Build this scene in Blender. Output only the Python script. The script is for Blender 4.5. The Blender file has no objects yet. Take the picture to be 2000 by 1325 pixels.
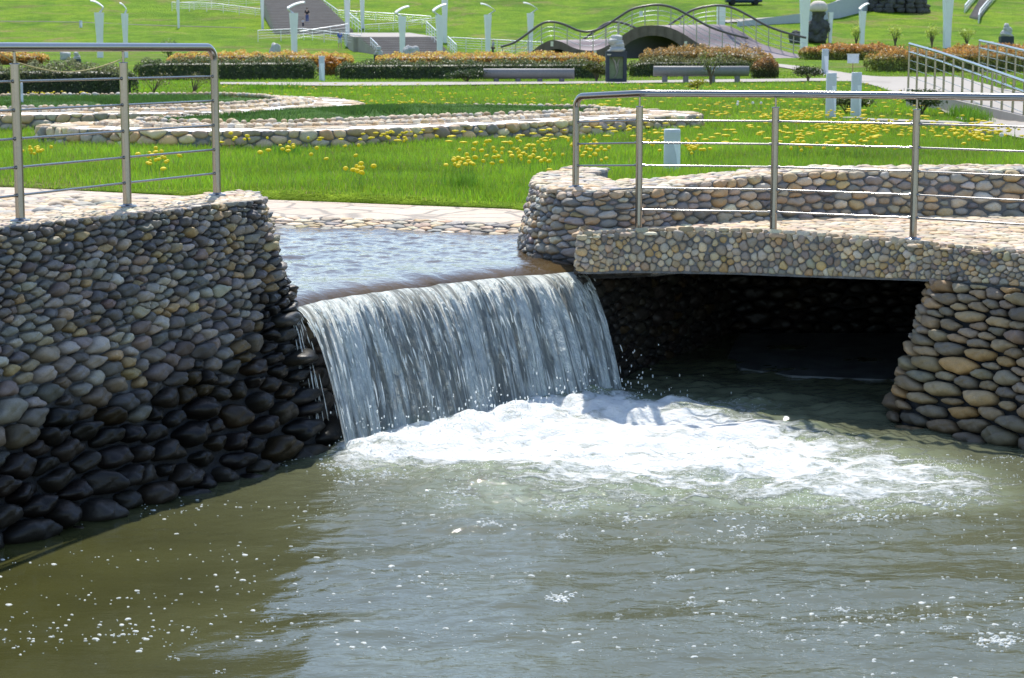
import bpy, math, random
import numpy as np
from mathutils import Vector, Matrix
random.seed(7)
RNG = np.random.default_rng(11)
sc = bpy.context.scene
COL = sc.collection
PI = math.pi

# ------------------------------------------------------------------ camera
CAM_Z, FPX, HOR = 2.5, 3800.0, 95.0           # metres, focal length and horizon row on a 2000 px wide frame
TILT = math.atan((662.5 - HOR) / FPX)
cd = bpy.data.cameras.new('camera')
cam = bpy.data.objects.new('camera', cd)
COL.objects.link(cam)
cam.location = (0, 0, CAM_Z)
cam.rotation_euler = (PI / 2 - TILT, 0, 0)
cd.sensor_width = 36.0
cd.lens = 36.0 * FPX / 2000.0
cd.clip_start, cd.clip_end = 0.1, 4000
cd.dof.use_dof = True
cd.dof.focus_distance = 13.2
cd.dof.aperture_fstop = 9.0
sc.camera = cam

# ------------------------------------------------------------------ sky, sun, exposure
SUN_EL, SUN_AZ = math.radians(57), math.radians(-4)
w = bpy.data.worlds.new('World')
sc.world = w
w.use_nodes = True
wn = w.node_tree.nodes
sky = wn.new('ShaderNodeTexSky')
sky.sky_type = 'NISHITA'
sky.sun_disc = False
sky.sun_elevation = SUN_EL
sky.sun_rotation = SUN_AZ
sky.air_density, sky.dust_density, sky.ozone_density = 1.0, 0.5, 1.3
wn['Background'].inputs['Strength'].default_value = 0.15
w.node_tree.links.new(sky.outputs[0], wn['Background'].inputs['Color'])
sl = bpy.data.lights.new('sun', 'SUN')
sl.energy, sl.angle, sl.color = 3.6, math.radians(0.53), (1.0, 0.95, 0.86)
sun = bpy.data.objects.new('sun', sl)
COL.objects.link(sun)
SUNV = Vector((math.sin(SUN_AZ) * math.cos(SUN_EL), math.cos(SUN_AZ) * math.cos(SUN_EL), math.sin(SUN_EL)))
sun.rotation_euler = SUNV.to_track_quat('Z', 'Y').to_euler()
sun.location = (8, 30, 40)
sc.view_settings.view_transform = 'Standard'
sc.view_settings.look = 'None'
sc.view_settings.exposure = 0.72
sc.view_settings.gamma = 1.0
sc.render.engine = 'CYCLES'
sc.cycles.max_bounces = 8
sc.cycles.transparent_max_bounces = 16
sc.cycles.caustics_reflective = False
sc.cycles.caustics_refractive = False
sc.cycles.sample_clamp_indirect = 6.0


# ------------------------------------------------------------------ planning helpers: a pixel of the photo to a point in the place
def ray(x, y):
    f, r, u = FPX, x - 1000.0, 662.5 - y
    ct, st = math.cos(TILT), math.sin(TILT)
    return np.array([r, f * ct + u * st, -f * st + u * ct])


def U(x, y, z):
    d = ray(x, y)
    t = (z - CAM_Z) / d[2]
    return np.array([d[0] * t, d[1] * t, z])


def D(x, y, Y):
    d = ray(x, y)
    t = Y / d[1]
    return np.array([d[0] * t, Y, CAM_Z + d[2] * t])


HY = [0, 85, 110, 130, 170, 190, 215, 260, 320, 420, 600, 900]
HZ = [1.05, 1.05, 1.5, 1.75, 1.95, 2.45, 4.6, 10.0, 17.5, 26, 30, 30]


def ground(x, y):
    x, y = np.asarray(x, float), np.asarray(y, float)
    z = np.interp(y, HY, HZ)
    k = np.clip((y - 185) / 60, 0, 1)
    z = z + k * (0.35 * np.sin(x * .05 + y * .03) + 0.2 * np.sin(x * .13 - y * .07 + 1))
    near = np.clip((80 - y) / 40, 0, 1)
    return z + near * (0.02 * np.sin(x * 1.1 + y * .5) + 0.015 * np.sin(y * 1.3 - x * .7))


def GP(x, y):
    """the ground point seen at this pixel"""
    d = ray(x, y)
    Ys = np.concatenate([np.linspace(15, 120, 4000), np.linspace(120, 420, 6000)])
    X = d[0] / d[1] * Ys
    Z = CAM_Z + d[2] / d[1] * Ys
    below = np.nonzero(Z <= ground(X, Ys))[0]
    i = below[0] if len(below) else len(Ys) - 1
    return np.array([X[i], Ys[i], float(ground(X[i], Ys[i]))])


def smooth(pts, n=8):
    pts = [np.array(p, float) for p in pts]
    out = []
    for i in range(len(pts) - 1):
        p0, p1, p2, p3 = pts[max(i - 1, 0)], pts[i], pts[i + 1], pts[min(i + 2, len(pts) - 1)]
        for k in range(n):
            t = k / n
            out.append(.5 * (2 * p1 + (p2 - p0) * t + (2 * p0 - 5 * p1 + 4 * p2 - p3) * t * t + (3 * p1 - p0 - 3 * p2 + p3) * t ** 3))
    out.append(pts[-1])
    return np.array(out)


def inside(x, y, poly):
    poly = np.asarray(poly)[:, :2]
    c = np.zeros(np.shape(x), bool)
    j = len(poly) - 1
    for i in range(len(poly)):
        xi, yi = poly[i]
        xj, yj = poly[j]
        if yi != yj:
            c ^= ((yi > y) != (yj > y)) & (x < (xj - xi) * (y - yi) / (yj - yi) + xi)
        j = i
    return c


# ------------------------------------------------------------------ mesh building
class Geo:
    def __init__(s):
        s.v, s.f, s.n = [], [], 0

    def add(s, v, faces, mat=0, col=None, wet=0.0, uv=None, flat=False):
        v = np.asarray(v, float).reshape(-1, 3)
        c = np.ones((len(v), 3)) if col is None else np.broadcast_to(np.asarray(col, float), (len(v), 3))
        wt = np.broadcast_to(np.asarray(wet, float), (len(v),))
        u = np.zeros((len(v), 2)) if uv is None else np.asarray(uv, float)
        s.v.append((v, c, wt, u))
        if isinstance(faces, np.ndarray):
            faces = [faces]
        for fa in faces:
            fa = np.asarray(fa, np.int64)
            s.f.append((fa + s.n, mat, flat))
        s.n += len(v)
        return s

    def poly(s, v, mat=0, col=None):
        v = np.asarray(v, float)
        return s.add(v, [np.arange(len(v))[None, :]], mat, col, flat=True)

    def box(s, c, size, rot=None, mat=0, col=None, top=1.0):
        h = np.array(size, float) / 2
        v = np.array([[x, y, z] for z in (-1, 1) for y in (-1, 1) for x in (-1, 1)], float) * h
        v[4:, :2] *= top
        if rot is not None:
            v = v @ np.array(Matrix.Rotation(rot, 3, 'Z')).T if not isinstance(rot, Matrix) else v @ np.array(rot).T
        f = np.array([[0, 2, 3, 1], [4, 5, 7, 6], [0, 1, 5, 4], [2, 6, 7, 3], [0, 4, 6, 2], [1, 3, 7, 5]])
        return s.add(v + np.array(c, float), f, mat, col, flat=True)

    def tube(s, path, r, n=12, mat=0, col=None, cap=True):
        p = np.asarray(path, float)
        m = len(p)
        r = np.broadcast_to(np.asarray(r, float), (m,))
        t = np.gradient(p, axis=0)
        t /= np.linalg.norm(t, axis=1)[:, None] + 1e-12
        a = np.array([0, 0, 1.0]) if abs(t[0][2]) < .9 else np.array([1.0, 0, 0])
        ang = np.arange(n) * 2 * PI / n
        vs = []
        for i in range(m):
            x = np.cross(a, t[i])
            x /= np.linalg.norm(x) + 1e-12
            y = np.cross(t[i], x)
            a = np.cross(x, t[i]) if False else y
            vs.append(p[i] + r[i] * (np.cos(ang)[:, None] * x + np.sin(ang)[:, None] * y))
        v = np.concatenate(vs)
        i, k = np.meshgrid(np.arange(m - 1), np.arange(n), indexing='ij')
        i, k = i.ravel(), k.ravel()
        k2 = (k + 1) % n
        f = np.stack([i * n + k, i * n + k2, (i + 1) * n + k2, (i + 1) * n + k], 1)
        s.add(v, f, mat, col)
        if cap and n > 2:
            s.add(v[:n][::-1], [np.arange(n)[None, :]], mat, col, flat=True)
            s.add(v[-n:], [np.arange(n)[None, :]], mat, col, flat=True)
        return s

    def lathe(s, prof, c, n=20, mat=0, col=None, sx=1, sy=1):
        prof = np.asarray(prof, float)
        ang = np.arange(n) * 2 * PI / n
        v = np.concatenate([np.stack([r * np.cos(ang) * sx, r * np.sin(ang) * sy, np.full(n, z)], 1) for r, z in prof]) + np.array(c)
        m = len(prof)
        i, k = np.meshgrid(np.arange(m - 1), np.arange(n), indexing='ij')
        i, k = i.ravel(), k.ravel()
        k2 = (k + 1) % n
        return s.add(v, np.stack([i * n + k, i * n + k2, (i + 1) * n + k2, (i + 1) * n + k], 1), mat, col)

    def blob(s, c, size, seed=0, amp=.15, freq=2.0, res=(20, 12), mat=0, col=None, rot=0.0, sharp=1.0, wet=0):
        nu, nv = res
        a = np.arange(nu) * 2 * PI / nu
        b = np.linspace(-PI / 2, PI / 2, nv)
        B, A = np.meshgrid(b, a, indexing='ij')
        cx = np.sign(np.cos(A)) * np.abs(np.cos(A)) ** sharp
        sx = np.sign(np.sin(A)) * np.abs(np.sin(A)) ** sharp
        cb = np.abs(np.cos(B)) ** sharp
        sb = np.sign(np.sin(B)) * np.abs(np.sin(B)) ** sharp
        v = np.stack([cb * cx, cb * sx, sb], -1).reshape(-1, 3)
        r = np.random.default_rng(seed)
        nz = np.zeros(len(v))
        for k in range(7):
            q = r.normal(size=3) * freq * (1 + .5 * k)
            nz += np.sin(v @ q + r.uniform(0, 6)) / (1 + .5 * k)
        v = v * (1 + amp * nz * .5)[:, None] * np.array(size)
        if rot:
            v = v @ np.array(Matrix.Rotation(rot, 3, 'Z')).T
        i, k = np.meshgrid(np.arange(nv - 1), np.arange(nu), indexing='ij')
        i, k = i.ravel(), k.ravel()
        k2 = (k + 1) % nu
        return s.add(v + np.array(c), np.stack([i * nu + k, i * nu + k2, (i + 1) * nu + k2, (i + 1) * nu + k], 1), mat, col, wet)

    def prism(s, poly, z0, z1, mat=0, col=None):
        p = np.asarray(poly, float)[:, :2]
        n = len(p)
        v = np.concatenate([np.c_[p, np.full(n, z0)], np.c_[p, np.full(n, z1)]])
        i = np.arange(n)
        j = (i + 1) % n
        s.add(v, [np.stack([i, j, j + n, i + n], 1), (i + n)[None, :], i[::-1][None, :]], mat, col, flat=True)
        return s

    def build(s, name, mats, parent=None, loc=None):
        me = bpy.data.meshes.new(name)
        V = np.concatenate([a[0] for a in s.v])
        if loc is not None:
            V = V - np.array(loc, float)
        cols = np.concatenate([a[1] for a in s.v])
        wet = np.concatenate([a[2] for a in s.v])
        uvs = np.concatenate([a[3] for a in s.v])
        me.vertices.add(len(V))
        me.vertices.foreach_set('co', V.astype(np.float32).ravel())
        li = np.concatenate([f.ravel() for f, _, _ in s.f])
        tot = np.concatenate([np.full(len(f), f.shape[1]) for f, _, _ in s.f])
        mi = np.concatenate([np.full(len(f), m) for f, m, _ in s.f])
        sm = np.concatenate([np.full(len(f), not fl) for f, _, fl in s.f])
        start = np.concatenate([[0], np.cumsum(tot)[:-1]])
        me.loops.add(len(li))
        me.loops.foreach_set('vertex_index', li.astype(np.int32))
        me.polygons.add(len(tot))
        me.polygons.foreach_set('loop_start', start.astype(np.int32))
        me.polygons.foreach_set('loop_total', tot.astype(np.int32))
        me.polygons.foreach_set('material_index', mi.astype(np.int32))
        me.polygons.foreach_set('use_smooth', sm)
        at = me.attributes.new('Col', 'FLOAT_COLOR', 'POINT')
        at.data.foreach_set('color', np.c_[cols, np.ones(len(cols))].astype(np.float32).ravel())
        at = me.attributes.new('wet', 'FLOAT', 'POINT')
        at.data.foreach_set('value', wet.astype(np.float32))
        if np.any(uvs):
            at = me.attributes.new('flow', 'FLOAT_VECTOR', 'POINT')
            at.data.foreach_set('vector', np.c_[uvs, np.zeros(len(uvs))].astype(np.float32).ravel())
        me.update(calc_edges=True)
        me.validate()
        for m in (mats if isinstance(mats, (list, tuple)) else [mats]):
            me.materials.append(m)
        o = bpy.data.objects.new(name, me)
        COL.objects.link(o)
        if loc is not None and parent is None:
            o.location = loc
        if parent is not None:
            o.parent = parent
        return o


def tag(o, label=None, cat=None, group=None, kind=None):
    if label: o['label'] = label
    if cat: o['category'] = cat
    if group: o['group'] = group
    if kind: o['kind'] = kind
    return o


def thing(name, label, cat, loc=(0, 0, 0), group=None, rz=0.0):
    o = bpy.data.objects.new(name, None)
    COL.objects.link(o)
    o.empty_display_size = .2
    o.location = [float(c) for c in loc]
    o.rotation_euler = (0, 0, rz)
    return tag(o, label, cat, group)


def copy_tree(o, parent=None):
    c = o.copy()
    COL.objects.link(c)
    if parent is not None:
        c.parent = parent
    for ch in list(o.children):
        copy_tree(ch, c)
    return c


# ------------------------------------------------------------------ materials
def newmat(name):
    m = bpy.data.materials.new(name)
    m.use_nodes = True
    nt = m.node_tree
    return m, nt, nt.nodes, nt.links, nt.nodes['Principled BSDF']


def noise(nt, scale, detail=4, rough=.55, vec=None, dist=0.0):
    n = nt.nodes.new('ShaderNodeTexNoise')
    n.inputs['Scale'].default_value = scale
    n.inputs['Detail'].default_value = detail
    n.inputs['Roughness'].default_value = rough
    n.inputs['Distortion'].default_value = dist
    if vec is not None:
        nt.links.new(vec, n.inputs['Vector'])
    return n


def ramp(nt, fac, stops):
    r = nt.nodes.new('ShaderNodeValToRGB')
    el = r.color_ramp.elements
    while len(el) < len(stops):
        el.new(.5)
    for e, (p, c) in zip(el, stops):
        e.position = p
        e.color = (*c, 1) if len(c) == 3 else c
    nt.links.new(fac, r.inputs[0])
    return r


def mixc(nt, a, b, fac, mode='MIX'):
    m = nt.nodes.new('ShaderNodeMix')
    m.data_type = 'RGBA'
    m.blend_type = mode
    for sock, val in ((m.inputs['Factor'], fac), (m.inputs['A'], a), (m.inputs['B'], b)):
        if hasattr(val, 'is_linked'):
            nt.links.new(val, sock)
        elif isinstance(val, (int, float)):
            sock.default_value = val
        else:
            sock.default_value = (*val, 1)
    return m.outputs['Result']


def math_(nt, op, a, b=None, clamp=False):
    m = nt.nodes.new('ShaderNodeMath')
    m.operation = op
    m.use_clamp = clamp
    for i, v in enumerate((a, b)):
        if v is None: continue
        if hasattr(v, 'is_linked'):
            nt.links.new(v, m.inputs[i])
        else:
            m.inputs[i].default_value = v
    return m.outputs[0]


def bump(nt, height, strength, dist, normal=None):
    b = nt.nodes.new('ShaderNodeBump')
    b.inputs['Strength'].default_value = strength
    b.inputs['Distance'].default_value = dist
    nt.links.new(height, b.inputs['Height'])
    if normal is not None:
        nt.links.new(normal, b.inputs['Normal'])
    return b.outputs[0]


def attr(nt, name):
    a = nt.nodes.new('ShaderNodeAttribute')
    a.attribute_name = name
    return a


def pos(nt):
    return nt.nodes.new('ShaderNodeNewGeometry').outputs['Position']


def plain(name, col, rough=.6, metal=0.0, var=.15, vscale=8, bmp=.0, bscale=60, bdist=.01, usecol=False, spec=.5, transl=0.0):
    m, nt, N, L, b = newmat(name)
    b.inputs['Roughness'].default_value = rough
    b.inputs['Metallic'].default_value = metal
    b.inputs['Specular IOR Level'].default_value = spec
    p = pos(nt)
    n = noise(nt, vscale, 5, .6, p)
    base = attr(nt, 'Col').outputs['Color'] if usecol else col
    k = ramp(nt, n.outputs['Fac'], [(.25, (1 - var,) * 3), (.75, (1 + var,) * 3)])
    c = mixc(nt, base, k.outputs['Color'], 1.0, 'MULTIPLY')
    if usecol:
        c = mixc(nt, c, col, 1.0, 'MULTIPLY')
    L.new(c, b.inputs['Base Color'])
    if bmp:
        n2 = noise(nt, bscale, 5, .6, p)
        L.new(bump(nt, n2.outputs['Fac'], bmp, bdist), b.inputs['Normal'])
    if transl:
        t = N.new('ShaderNodeBsdfTranslucent')
        L.new(c, t.inputs['Color'])
        mx = N.new('ShaderNodeMixShader')
        mx.inputs[0].default_value = transl
        L.new(b.outputs[0], mx.inputs[1])
        L.new(t.outputs[0], mx.inputs[2])
        L.new(mx.outputs[0], N['Material Output'].inputs['Surface'])
    return m


def stone_mat(name, vscale=9, speck=55, rough=.62, bdist=.006):
    m, nt, N, L, b = newmat(name)
    p = pos(nt)
    base = attr(nt, 'Col').outputs['Color']
    n1 = noise(nt, vscale, 4, .6, p, .4)
    k = ramp(nt, n1.outputs['Fac'], [(.2, (.72, .72, .74)), (.55, (1.0, .98, .95)), (.85, (1.22, 1.15, 1.03))])
    c = mixc(nt, base, k.outputs['Color'], 1.0, 'MULTIPLY')
    n2 = noise(nt, speck * 3, 3, .7, p)
    k2 = ramp(nt, n2.outputs['Fac'], [(.35, (.78, .77, .76)), (.5, (1, 1, 1)), (.7, (1.1, 1.1, 1.1))])
    c = mixc(nt, c, k2.outputs['Color'], .8, 'MULTIPLY')
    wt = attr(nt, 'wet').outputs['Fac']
    c = mixc(nt, c, mixc(nt, c, (.075, .072, .07), 1.0, 'MULTIPLY'), wt)  # damp tone, pushed darker to carry painted shade on wall foot and culvert
    L.new(c, b.inputs['Base Color'])
    L.new(math_(nt, 'SUBTRACT', rough, math_(nt, 'MULTIPLY', wt, .2)), b.inputs['Roughness'])
    b.inputs['Specular IOR Level'].default_value = .3
    n3 = noise(nt, speck, 6, .65, p)
    L.new(bump(nt, n3.outputs['Fac'], .55, bdist), b.inputs['Normal'])
    return m


def mortar_mat():
    m, nt, N, L, b = newmat('grey mortar')
    p = pos(nt)
    n1 = noise(nt, 14, 6, .65, p)
    k = ramp(nt, n1.outputs['Fac'], [(.25, (.10, .105, .11)), (.7, (.24, .24, .235))])
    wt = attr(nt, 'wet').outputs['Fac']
    c = mixc(nt, k.outputs['Color'], mixc(nt, k.outputs['Color'], (.13, .13, .14), 1.0, 'MULTIPLY'), wt)  # mortar darkens alike, for damp and for painted shade
    L.new(c, b.inputs['Base Color'])
    b.inputs['Roughness'].default_value = .85
    n3 = noise(nt, 50, 8, .7, p)
    L.new(bump(nt, n3.outputs['Fac'], .9, .02), b.inputs['Normal'])
    return m


M_STONE = stone_mat('river pebbles')
M_STONE_FAR = stone_mat('bed pebbles', 4, 25)
M_MORTAR = mortar_mat()
M_STEEL = plain('brushed stainless steel', (.29, .28, .268), .2, 1.0, .06, 40)
M_STEEL_FAR = plain('galvanised railing steel', (.62, .64, .67), .38, .85, .05, 4)
M_STONE_GREY = plain('carved pale granite', (.46, .45, .43), .8, 0, .22, 4, .5, 14, .05)
M_ROCK_DARK = plain('dark weathered rock', (.09, .09, .085), .85, 0, .45, 1.6, .9, 5, .25)
M_LAMP = plain('white painted pylon', (.8, .8, .82), .5, 0, .04, 3)
M_REFLECT = plain('lamp reflector', (.78, .78, .74), .35, 0, .04, 3)
M_BOLLARD = plain('grey painted bollard', (.56, .58, .6), .5, 0, .06, 10)
M_BOLLARD_LENS = plain('pale bollard panel', (.82, .83, .92), .4, 0, .03, 10)
M_BENCH = plain('polished grey granite', (.2, .195, .195), .55, 0, .15, 12)
M_DARKFRAME = plain('dark blue grey granite', (.025, .035, .05), .6, 0, .2, 6)
M_CONC = plain('pale concrete', (.33, .295, .255), .85, 0, .15, 1.5, .4, 20, .01)
M_STAIR = plain('brown grey stair slabs', (.32, .27, .24), .85, 0, .15, .7)
M_TREAD = plain('pale stair treads', (.46, .41, .37), .85, 0, .15, 1)
M_DECKWOOD = plain('purple brown boards', (.24, .19, .2), .7, 0, .14, 2.5)
M_FASCIA = plain('brown bridge cladding', (.15, .115, .09), .75, 0, .25, 2)
M_RAILWOOD = plain('dark brown handrail', (.12, .1, .1), .35, .2, .1, 3)
M_SKIN = plain('skin', (.55, .36, .27), .6)
M_CLOTH = {k: plain(k + ' cloth', c, .9) for k, c in dict(black=(.015, .015, .02), jeans=(.05, .08, .2), white=(.7, .7, .72), blue=(.1, .16, .5), navy=(.02, .025, .05), grey=(.4, .43, .48), hair=(.05, .035, .025), fair=(.4, .33, .25)).items()}
M_LEAF = plain('hedge leaves', (1, 1, 1), .45, 0, .15, 3, usecol=True, transl=.4)
M_TWIG = plain('bark and twigs', (.13, .1, .07), .9, 0, .3, 10)
M_GRASS = plain('grass blades', (1, 1, 1), .5, 0, .18, .7, usecol=True, transl=.38)
M_PETAL = plain('yellow dandelion petals', (.9, .7, .015), .7, 0, .1, 30, transl=.2)
M_STEM = plain('dandelion stem', (.14, .26, .04), .6)
M_PUFF = plain('white seed head', (.75, .75, .72), .9, transl=.3)
M_ROPE = plain('pale yellow cord', (.5, .42, .2), .9, 0, .15, 60)


def lawn_mat(name, cA, cB, cC, s1, s2):
    m, nt, N, L, b = newmat(name)
    p = pos(nt)
    n1 = noise(nt, s1, 6, .65, p)
    n2 = noise(nt, s2, 6, .72, p, .8)
    k = ramp(nt, n1.outputs['Fac'], [(.3, cA), (.6, cB)])
    k2 = ramp(nt, n2.outputs['Fac'], [(.52, (0, 0, 0)), (.66, (1, 1, 1))])
    c = mixc(nt, k.outputs['Color'], cC, k2.outputs['Color'])
    n4 = noise(nt, s1 * 9, 4, .7, p)
    k4 = ramp(nt, n4.outputs['Fac'], [(.3, (.65, .68, .6)), (.7, (1.3, 1.25, 1.2))])
    c = mixc(nt, c, k4.outputs['Color'], 1.0, 'MULTIPLY')
    n6 = noise(nt, s1 * .16, 6, .7, p, 1.0)
    k6 = ramp(nt, n6.outputs['Fac'], [(.35, (.55, .66, .5)), (.5, (.95, 1, .9)), (.66, (1.18, 1.1, 1.1))])
    c = mixc(nt, c, k6.outputs['Color'], 1.0, 'MULTIPLY')
    L.new(c, b.inputs['Base Color'])
    b.inputs['Roughness'].default_value = .9
    b.inputs['Specular IOR Level'].default_value = .1
    n3 = noise(nt, s1 * 12, 6, .7, p)
    L.new(bump(nt, n3.outputs['Fac'], .8, .4 / s1), b.inputs['Normal'])
    return m


M_LAWN = lawn_mat('lawn and hillside turf', (.11, .26, .010), (.25, .40, .018), (.33, .29, .11), .35, .13)
M_BEDGRASS = lawn_mat('dark clipped bed turf', (.055, .13, .025), (.09, .19, .035), (.05, .12, .02), 2.5, 1.0)


def flag_mat():
    m, nt, N, L, b = newmat('cream flagstones')
    p = pos(nt)
    nd = noise(nt, 1.5, 3, .5, p)
    pv = N.new('ShaderNodeVectorMath')
    pv.operation = 'MULTIPLY_ADD'
    L.new(nd.outputs['Color'], pv.inputs[0])
    pv.inputs[1].default_value = (.25, .25, 0)
    L.new(p, pv.inputs[2])
    v = N.new('ShaderNodeTexVoronoi')
    v.feature = 'DISTANCE_TO_EDGE'
    v.inputs['Scale'].default_value = 2.0
    L.new(pv.outputs[0], v.inputs['Vector'])
    v2 = N.new('ShaderNodeTexVoronoi')
    v2.inputs['Scale'].default_value = 2.0
    L.new(pv.outputs[0], v2.inputs['Vector'])
    tone = ramp(nt, v2.outputs['Color'], [(.1, (.44, .36, .275)), (.5, (.54, .45, .355)), (.9, (.5, .385, .30))])
    n1 = noise(nt, 12, 5, .65, p)
    k = ramp(nt, n1.outputs['Fac'], [(.3, (.8, .8, .8)), (.7, (1.15, 1.13, 1.1))])
    c = mixc(nt, tone.outputs['Color'], k.outputs['Color'], 1.0, 'MULTIPLY')
    j = ramp(nt, v.outputs['Distance'], [(.015, (0, 0, 0)), (.05, (1, 1, 1))])
    c = mixc(nt, (.26, .22, .18), c, j.outputs['Color'])
    L.new(c, b.inputs['Base Color'])
    b.inputs['Roughness'].default_value = .8
    h = mixc(nt, j.outputs['Color'], n1.outputs['Fac'], .3)
    L.new(bump(nt, h, .8, .02), b.inputs['Normal'])
    return m


M_FLAG = flag_mat()


# ------------------------------------------------------------------ stone packing: irregular pebbles that fit each other
PAL = np.array([[.30, .285, .265], [.36, .33, .285], [.40, .335, .25], [.46, .345, .19], [.27, .25, .235],
                [.43, .40, .35], [.33, .27, .24], [.22, .215, .215], [.5, .47, .42], [.38, .34, .30]])
PALW = np.array([16, 15, 12, 6, 13, 10, 8, 8, 5, 10.])
PALE = np.array([1.06, 1.0, .86]) * np.array([[.5, .43, .35], [.56, .5, .42], [.52, .4, .27], [.45, .4, .36], [.6, .55, .48], [.47, .37, .3]])


def pack(L, H, size, aspect=1.5, iters=4, rng=RNG, keep=None, K=26):
    """sites in an L x H field; size(u, v) is the local pebble height"""
    pts, ss = [], []
    P = np.zeros((0, 2))
    S = np.zeros(0)
    fails = 0
    while fails < 500:
        c = np.array([rng.uniform(0, L / aspect), rng.uniform(0, H)])
        s = size(c[0] * aspect, c[1]) * rng.uniform(.65, 1.35)
        if len(P):
            d = np.hypot(P[:, 0] - c[0], P[:, 1] - c[1])
            if np.any(d < .43 * (S + s)):
                fails += 1
                continue
        P = np.vstack([P, c])
        S = np.append(S, s)
        fails = 0
    th = np.arange(K) * 2 * PI / K
    u = np.stack([np.cos(th), np.sin(th)], 1)

    def radii(P):
        R = np.zeros((len(P), K))
        for i in range(len(P)):
            Dv = P - P[i]
            d2 = (Dv ** 2).sum(1)
            near = (d2 > 0) & (d2 < (4.5 * S.max()) ** 2)
            Dn, dn, wn_ = Dv[near], d2[near], S[i] / (S[i] + S[near])
            pr = Dn @ u.T
            r = np.where(pr > 1e-6, (wn_ * dn)[:, None] / np.maximum(pr, 1e-6), 9)
            r = r.min(0) if len(r) else np.full(K, S[i])
            ux, uy = u[:, 0], u[:, 1]
            for lim, comp in ((L / aspect - P[i, 0], ux), (P[i, 0], -ux), (H - P[i, 1], uy), (P[i, 1], -uy)):
                r = np.where(comp > 1e-3, np.minimum(r, (lim + .12 * S[i]) / np.maximum(comp, 1e-3)), r)
            R[i] = np.minimum(r, 1.2 * S[i])
        return R
    for _ in range(iters):
        R = radii(P)
        cen = ((2 / 3 * R ** 3)[:, :, None] * u[None]).sum(1) / (R ** 2).sum(1)[:, None]
        P = P + .8 * cen
    R = radii(P)
    return P * np.array([aspect, 1]), S, R, u * np.array([aspect, 1])


def stones(g, packed, surf, gap=(.84, .95), dome=(.38, .6), cols=PAL, cw=PALW, wet=None, rng=RNG, mat=0, keep=None, harm=3, tiltamp=.25, colfn=None):
    P, S, R, u = packed
    K = R.shape[1]
    F = np.fft.rfft(R, axis=1)
    F[:, harm + 1:] *= .25
    F[:, harm + 4:] = 0
    Rs = np.fft.irfft(F, K, axis=1)
    Rs = np.minimum(Rs, R * 1.04)
    Rs *= rng.uniform(gap[0], gap[1], (len(P), 1))
    small = rng.random(len(P)) < .12
    Rs[small] *= rng.uniform(.7, .88, (small.sum(), 1))
    a = np.array([1.0, 1.02, .985, .90, .74, .5, .24, .001])
    b = np.array([-.5, 0, .30, .60, .82, .95, .995, 1.0])
    cw = None if cw is None else np.asarray(cw, float) / np.sum(cw)
    i_ = np.arange(len(a) - 1)
    ii, kk = np.meshgrid(i_, np.arange(K), indexing='ij')
    ii, kk = ii.ravel(), kk.ravel()
    k2 = (kk + 1) % K
    F0 = np.stack([ii * K + kk, ii * K + k2, (ii + 1) * K + k2, (ii + 1) * K + kk], 1)
    for n in range(len(P)):
        if keep is not None and not keep(*P[n]):
            continue
        r = Rs[n]
        h = np.median(r) * 2 * rng.uniform(*dome) * .9
        ang = rng.uniform(.85, 1.25)
        du = (a[:, None] ** ang * r[None, :])[:, :, None] * u[None]
        hh = np.repeat(h * b[:, None], K, 1)
        q = du / (np.median(r) * 1.2)
        ph = rng.uniform(0, 6, 6)
        lump = .10 * np.sin(2.1 * q[..., 0] + ph[0]) * np.cos(2.3 * q[..., 1] + ph[1]) + .05 * np.sin(4.5 * q[..., 0] + 3 * q[..., 1] + ph[2]) + .035 * np.sin(7 * q[..., 1] - 4 * q[..., 0] + ph[3])
        tl = rng.normal(0, tiltamp, 2)
        hh = hh * (1 + lump * 1.3) + h * np.clip(b, 0, 1)[:, None] * (q[..., 0] * tl[0] + q[..., 1] * tl[1]) * .6
        du = du * (1 + .6 * lump)[:, :, None]
        U_, V_ = P[n, 0] + du[..., 0], P[n, 1] + du[..., 1]
        v = surf(U_.ravel(), V_.ravel(), hh.ravel())
        c = colfn(P[n]) if colfn else None
        if c is None:
            c = cols[rng.choice(len(cols), p=cw)]
        c = np.clip(c * rng.uniform(.78, 1.2) * (1 + rng.normal(0, .03, 3)), .02, .8)
        wt = 0 if wet is None else wet(P[n, 0], P[n, 1])
        g.add(v, F0, mat, c, wt)
    return g


def wall_surface(path, z0, z1, batter):
    """path: top line seen from outside, right-hand normal looks out; returns surf(u, v, h), length, slope height"""
    p = np.asarray(path, float)[:, :2]
    seg = np.r_[0, np.cumsum(np.hypot(*np.diff(p, axis=0).T))]
    t = np.gradient(p, axis=0)
    t /= np.hypot(t[:, 0], t[:, 1])[:, None]
    nrm = np.stack([t[:, 1], -t[:, 0]], 1)
    Hh = z1 - z0
    sl = math.hypot(Hh, batter)

    def surf(u, v, h):
        u = np.asarray(u, float)
        x, y = np.interp(u, seg, p[:, 0]), np.interp(u, seg, p[:, 1])
        nx, ny = np.interp(u, seg, nrm[:, 0]), np.interp(u, seg, nrm[:, 1])
        k = v / sl
        off = batter * (1 - k)
        hn = Hh / sl * h
        return np.stack([x + nx * (off + hn), y + ny * (off + hn), z0 + Hh * k + h * batter / sl], -1)
    return surf, seg[-1], sl


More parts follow.
